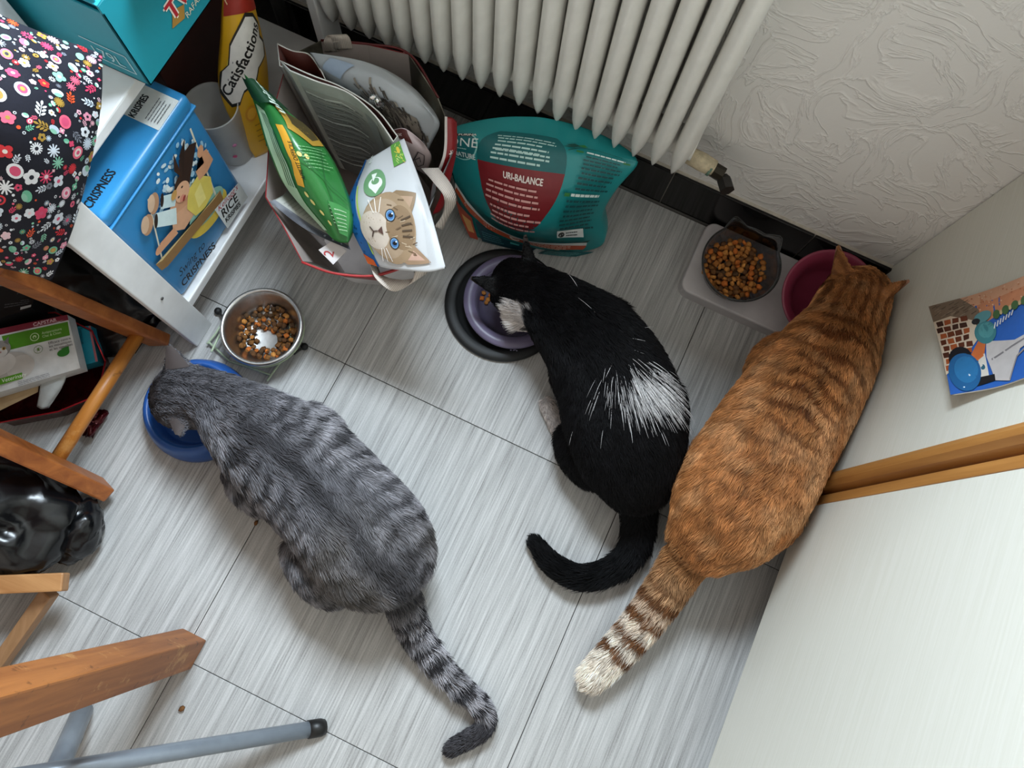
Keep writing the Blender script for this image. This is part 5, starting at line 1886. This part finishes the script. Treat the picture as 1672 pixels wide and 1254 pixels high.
def fuzzy_material():
    t = NT('cat_photo_print')
    v = t.obco((1, 1, 1), (.4, .3, .9))
    n1 = t.noise(t.node('ShaderNodeMapping', ins={0: v, 3: (14, 14, 8)}).outputs[0], 1., 6., .65, .7)
    n2 = t.noise(v, 60., 4., .6)
    s = t.math('ADD', t.math('MULTIPLY', n1, .8), t.math('MULTIPLY', n2, .2))
    t.link(t.ramp(s, [(.34, srgb('2f2a25')), (.46, srgb('6a6259')), (.54, srgb('9a958e')), (.64, srgb('b7b8ba'))]), t.b.inputs['Base Color'])
    t.b.inputs['Roughness'].default_value = .35
    return t.m


fb_, fm = pouch('cat_food_sack', 'pale grey sack with a dark furry cat print near the radiator',
    [[PZ(560, 170, .26), PZ(620, 215, .25), PZ(690, 262, .25)], [PZ(540, 140, .32), PZ(620, 170, .33), PZ(700, 232, .30)], [PZ(522, 112, .36), PZ(610, 135, .37), PZ(712, 205, .345)], [PZ(505, 85, .385), PZ(600, 102, .385), PZ(660, 138, .375), PZ(705, 188, .365)]],
    (.02, .05, -.06), plain('pale_grey_film', 'a2a7ab', .3, var=.08, nscale=8., bump=.2, bscale=30.), .008, .004, 12)
art = Art(1.4)
art.poly([(.42, .02), (.46, .22), (.58, .42), (.72, .56), (.86, .58), (.94, .40), (.96, .06)], '7d766b')
for k in range(260):
    u_, v_ = rs.gauss(.68, .16), rs.gauss(.36, .20)
    if .05 < u_ < .97 and .03 < v_ < .9 and v_ < 1.25 - u_ * .75:
        art.line([(u_, v_), (u_ + rs.uniform(.02, .06), v_ - rs.uniform(.02, .14))], rs.uniform(.008, .022), rs.choice(['2f2a26', '3c362f', '57504a', '6d665c', '857e74', '47413a']))
art.poly([(.05, .72), (.22, .62), (.30, .85), (.12, .96)], '93a2b5')
art.build('printed_picture', fb_, fm, .03, .0010, .00001)
foil = PZ(615, 165, .36)
link('foil_clip', blob_mesh(foil, (.016, .010, .014), 5, .6, 1.2, 18, 12), plain('crumpled_foil', (.7, .7, .7), .12, metal=1.), fb_)

pk2, fm = pouch('cat_food_bag', 'pale pink-white bag between the kitten bag and red gusset',
    [[PZ(640, 250, .24), PZ(670, 270, .24), PZ(694, 285, .24)], [PZ(638, 225, .29), PZ(670, 235, .31), PZ(702, 255, .29)], [PZ(640, 212, .32), PZ(662, 210, .335), PZ(690, 232, .325)]],
    (0, .03, -.05), plain('pink_white_film', 'b5a3a3', .35, var=.08, nscale=10.), .010, .002, 15)
art = Art(1.2)
art.poly([(.05, .72), (.62, .66), (.55, .98), (.08, .98)], '4a1a16'); art.text('cat', .25, .78, .13, 'cdbab4', 0, 1)
art.line([(.62, .25), (.72, .52), (.86, .50), (.88, .26), (.76, .16), (.66, .30), (.76, .40), (.80, .30)], .022, '3a3434')
art.build('printed_picture', pk2, fm, .1, .001)

# grey folded sack at the front left and slip of card
gs, fm = pouch('folded_sack', 'flattened grey paper sack at the front of the carrier bag',
    [[PZ(440, 330, .31), PZ(500, 375, .285), PZ(572, 408, .275)], [PZ(462, 318, .30), PZ(520, 355, .28), PZ(566, 392, .27)], [PZ(478, 300, .26), PZ(520, 330, .25), PZ(556, 368, .24)]],
    (.004, .01, -.012), plain('grey_sack_paper', '8c8d84', .5, var=.12, nscale=16.), .004, .003, 17)
art = Art(2.4)
art.poly([(0, 0), (1, 0), (1, .20), (0, .18)], '3f424b')
art.ell(.70, .10, .012, .016, '8b8f9a'); art.ell(.80, .10, .012, .016, '8b8f9a'); art.ell(.90, .10, .012, .016, '8b8f9a')
for k in range(14):
    art.line([(.1 + .05 * k, .25), (.14 + .05 * k, .8)], .006, '6f7069')
art.build('printed_picture', gs, fm, .08, .0008)
cd, fm = slab(PZ(544, 432, .262), PZ(566, 410, .266), PZ(520, 408, .268), PZ(545, 392, .272), .0015, 'card_slip', 'small white card with a red figure in the carrier bag', plain('white_card_slip', 'c8c1c0', .5))
cd['category'] = 'card'
art = Art(1.0)
art.text('2', .25, .25, .7, 'a3282c', .6, 1., bold=.01)
art.build('printed_figure', cd, fm, .3, .0005)

# ---- teal kibble bag in front of the radiator
M_TEALB = plain('teal_film', '1f8f92', .35, var=.08, nscale=9., bump=.22, bscale=40.)
tg, fm = pouch('cat_food_bag', 'big teal cat food bag standing in front of the radiator',
    [[PZ(768, 385, .0), PZ(850, 402, .0), PZ(938, 415, .0)],
     [PZ(752, 345, .05), PZ(860, 382, .05), PZ(985, 398, .04)],
     [PZ(745, 310, .11), PZ(855, 360, .14), PZ(984, 352, .12)],
     [PZ(732, 262, .18), PZ(865, 305, .21), PZ(1005, 312, .19)],
     [PZ(720, 228, .225), PZ(870, 250, .25), PZ(1036, 276, .235)],
     [PZ(722, 216, .235), PZ(800, 214, .25), PZ(885, 222, .26), PZ(960, 240, .255), PZ(1042, 264, .245)]],
    (.0, .13, .0), M_TEALB, .010, .0022, 21, True, base=(-.22, .66, 0), nu=72, nv=72)
art = Art(1.25)
art.ell(.44, .70, .235, .30, '13666a', 0, 40)
# lower half of the medallion
hp = [(.44 + .235 * math.cos(t_), .70 + .30 * 1.25 * math.sin(t_)) for t_ in np.linspace(math.pi * 1.0, math.pi * 2.0, 22)]
art.poly(hp, '7e1f26')
art.lines(.30, .93, .60, 5, .034, .010, 'b9dcd8', rs, -.02); art.lines(.28, .80, .60, 3, .032, .010, 'b9dcd8', rs, -.02)
art.text('URI-BALANCE', .355, .635, .040, 'f2e6e2', -.03, .85, bold=.0012)
art.lines(.255, .60, .62, 4, .030, .009, 'e0a8a4', rs, -.02); art.lines(.29, .47, .60, 4, .030, .009, 'e0a8a4', rs, -.02)
art.ell(.115, .80, .100, .100, '8fd0cc', 0, 30); art.ell(.112, .80, .094, .094, '146a70', 0, 30)
art.rect(.075, .885, .175, .925, '16191a'); art.rect(.075, .885, .092, .925, 'b3452f'); art.text('PURINA', .098, .893, .033, 'e8e2dc', 0, .85, bold=.001)
art.text('ONE', .040, .785, .088, 'e9efed', 0, .95); art.lines(.07, .765, .17, 1, .03, .005, 'b9dcd8', rs); art.text('NATURE', .070, .70, .040, 'dfeceb', 0, .85, bold=.001)
art.poly([(.64, .93), (.68, .97), (.72, .95), (.68, .92)], '0f4a44'); art.poly([(.70, .955), (.73, .985), (.75, .96), (.73, .94)], '2c7a3a'); art.poly([(.63, .90), (.68, .91), (.70, .93), (.65, .92)], '12504a')
art.line([(.66, .87), (.72, .93), (.82, .95), (.92, .93)], .006, '0f4a44')
art.lines(.74, .885, .95, 1, .03, .013, 'dff0ee', rs, -.05); art.rect(.70, .87, .735, .888, '2c7a3a'); art.rect(.93, .85, .965, .87, '2c7a3a')
art.lines(.74, .845, .95, 8, .030, .010, '0f4a4e', rs, -.06)
art.lines(.72, .60, .94, 1, .03, .013, 'dff0ee', rs, -.05); art.rect(.69, .59, .72, .61, '2c7a3a'); art.lines(.70, .565, .93, 8, .028, .010, '0f4a4e', rs, -.06)
art.poly([(.70, .325), (.86, .30), (.86, .36), (.70, .385)], 'e6ebea'); art.ell(.725, .347, .018, .018, '101414'); art.lines(.75, .355, .84, 2, .02, .006, '30393a', rs, -.12)
art.poly([(.70, .235), (.80, .26), (.90, .275), (.84, .215), (.74, .19)], '0f4a44')
art.poly([(.03, .44), (.12, .30), (.22, .20), (.40, .15), (.72, .16), (.88, .17), (.88, .255), (.6, .262), (.40, .285), (.25, .33), (.12, .42), (.05, .50)], 'e3e6e2')
art.poly([(.03, .44), (.12, .30), (.22, .20), (.40, .15), (.72, .16), (.88, .17), (.88, .225), (.6, .232), (.40, .25), (.25, .29), (.12, .38), (.05, .47)], 'c4512a')
art.ell(.43, .20, .036, .036, 'e9e0d6'); art.ell(.43, .20, .020, .010, 'b5452a'); art.ell(.452, .212, .008, .008, 'b5452a')
art.lines(.49, .215, .80, 4, .018, .007, 'efc9b4', rs, -.0)
art.poly([(.02, .02), (.10, .02), (.12, .25), (.02, .36)], 'a8442e'); art.poly([(.04, .08), (.09, .08), (.10, .20), (.04, .24)], 'd09a5c')
art.poly([(.14, .02), (.60, .02), (.60, .11), (.32, .13), (.14, .24)], '123f4c')
art.poly([(.66, .02), (.97, .03), (.97, .15), (.66, .12)], '16666c'); art.lines(.68, .115, .95, 6, .015, .006, '5fb0b0', rs)
art.poly([(.40, .095), (.47, .095), (.47, .125), (.40, .125)], '4fb0b0'); art.lines(.17, .14, .35, 4, .025, .007, '4f8a94', rs)
art.build('printed_picture', tg, fm, .02, .0011, .00003)

# ================================================================== POSTCARD ON THE CUPBOARD DOOR
XC = CAB_X - .007
ca, cb2, cc, cd2 = PX(1552, 646, XC - .010), PX(1700, 608, XC), PX(1517, 501, XC - .006), PX(1700, 440, XC)
rowsP = [[ca, (ca + cb2) / 2 + np.array([.007, 0, 0]), cb2], [(ca + cc) / 2 + np.array([.004, 0, 0]), (ca + cb2 + cc + cd2) / 4 + np.array([.008, 0, 0]), (cb2 + cd2) / 2], [cc, (cc + cd2) / 2 + np.array([.006, 0, 0]), cd2]]
PG = sack_grid(rowsP, 20, 20, 0., 0., 1)
pcd = thing('postcard', 'colourful mosaic and blue sky postcard stuck on the cream cupboard door', 'postcard', PG.reshape(-1, 3).mean(0))
link('card', sack_mesh(PG, (.0006, 0, 0), True), plain('postcard_white', 'd9d5cb', .4), pcd)
art = Art(1.05)
art.rect(.005, .005, .995, .995, '2c62b4')
art.poly([(.30, .60), (.30, 1), (1, 1), (1, .72), (.62, .70)], 'd08a64'); art.poly([(.3, .86), (1., .9), (1, 1), (.3, 1)], 'd9a484')
for k in range(40):
    art.ell(rs.uniform(.35, .98), rs.uniform(.76, .98), .008, .008, rs.choice(['c47a52', 'e6bfa4', 'b86a46']), 0, 7)
art.poly([(0, .55), (0, 1), (.30, 1), (.44, .82), (.46, .62), (.30, .62)], '7d6a58')
for k in range(34):
    x, y = rs.uniform(.02, .42), rs.uniform(.78, .97)
    art.line([(x, y), (x + .05, y + .02)], .006, rs.choice(['5a4a3c', '9a8874', '4a3d33']))
art.poly([(0, .2), (0, .80), (.18, .82), (.40, .70), (.38, .50), (.18, .30)], 'd6c3ad')
for j in range(8):
    for i in range(5):
        x, y = .012 + .078 * i + .018 * (j % 2), .24 + .070 * j
        if x > .34 - .02 * abs(j - 5) or y > .79: continue
        w, h = .032, .028
        art.poly([(x + rs.uniform(-.006, .006), y), (x + 2 * w + rs.uniform(-.008, .004), y + rs.uniform(-.005, .01)), (x + 2 * w, y + 2 * h + rs.uniform(-.006, .004)), (x + rs.uniform(-.004, .01), y + 2 * h)], rs.choice(['4a2416', '5d2c18', '3c1e13', 'a5532a', '6b3219']))
art.poly([(.46, .46), (.75, .38), (1., .42), (1., .33), (.80, .28), (.66, .02), (.50, .06), (.44, .30)], 'c3bdbb'); art.line([(.48, .26), (.72, .33), (1, .39)], .018, '7f7a7c'); art.line([(.66, .03), (.76, .22), (1., .34)], .016, '8f8a8c')
art.poly([(.30, .04), (.50, .06), (.50, .12), (.30, .12)], '17181c'); art.poly([(.34, .12), (.44, .12), (.43, .34), (.36, .34)], 'd6d0c6'); art.ell(.39, .21, .025, .025, '2b5f74')
art.poly([(.28, .34), (.40, .50), (.46, .46), (.42, .32), (.34, .28)], 'c86a38')
art.ell(.18, .34, .12, .12, '10141c', .4, 26)
art.ell(.20, .20, .165, .185, '1f5f94', .3, 34); art.ell(.22, .22, .12, .13, '2a73a8', .3, 26); art.ell(.25, .16, .014, .014, 'dfeaf2'); art.ell(.17, .05, .010, .006, 'dfeaf2')
art.ell(.47, .55, .105, .115, '3f7f86', .3, 28); art.ell(.48, .57, .075, .080, '529498', .3, 22); art.ell(.47, .72, .085, .055, '5a9298', .2, 22); art.ell(.40, .69, .04, .03, '1c1f24')
for k in range(5):
    art.ell(.60 + .09 * k, .70 + .012 * k, .034, .045, '46683f'); art.ell(.645 + .09 * k, .705 + .012 * k, .014, .024, 'cdb489')
for k in range(7):
    art.line([(.56 + .03 * k, .56 + .012 * k), (.58 + .03 * k, .62 + .010 * k)], .012, 'd9d9d6')
art.build('printed_picture', pcd, (lambda g: (lambda uv, h: g(uv, h)))(grid_map(PG)), .06, .0006, .00001)
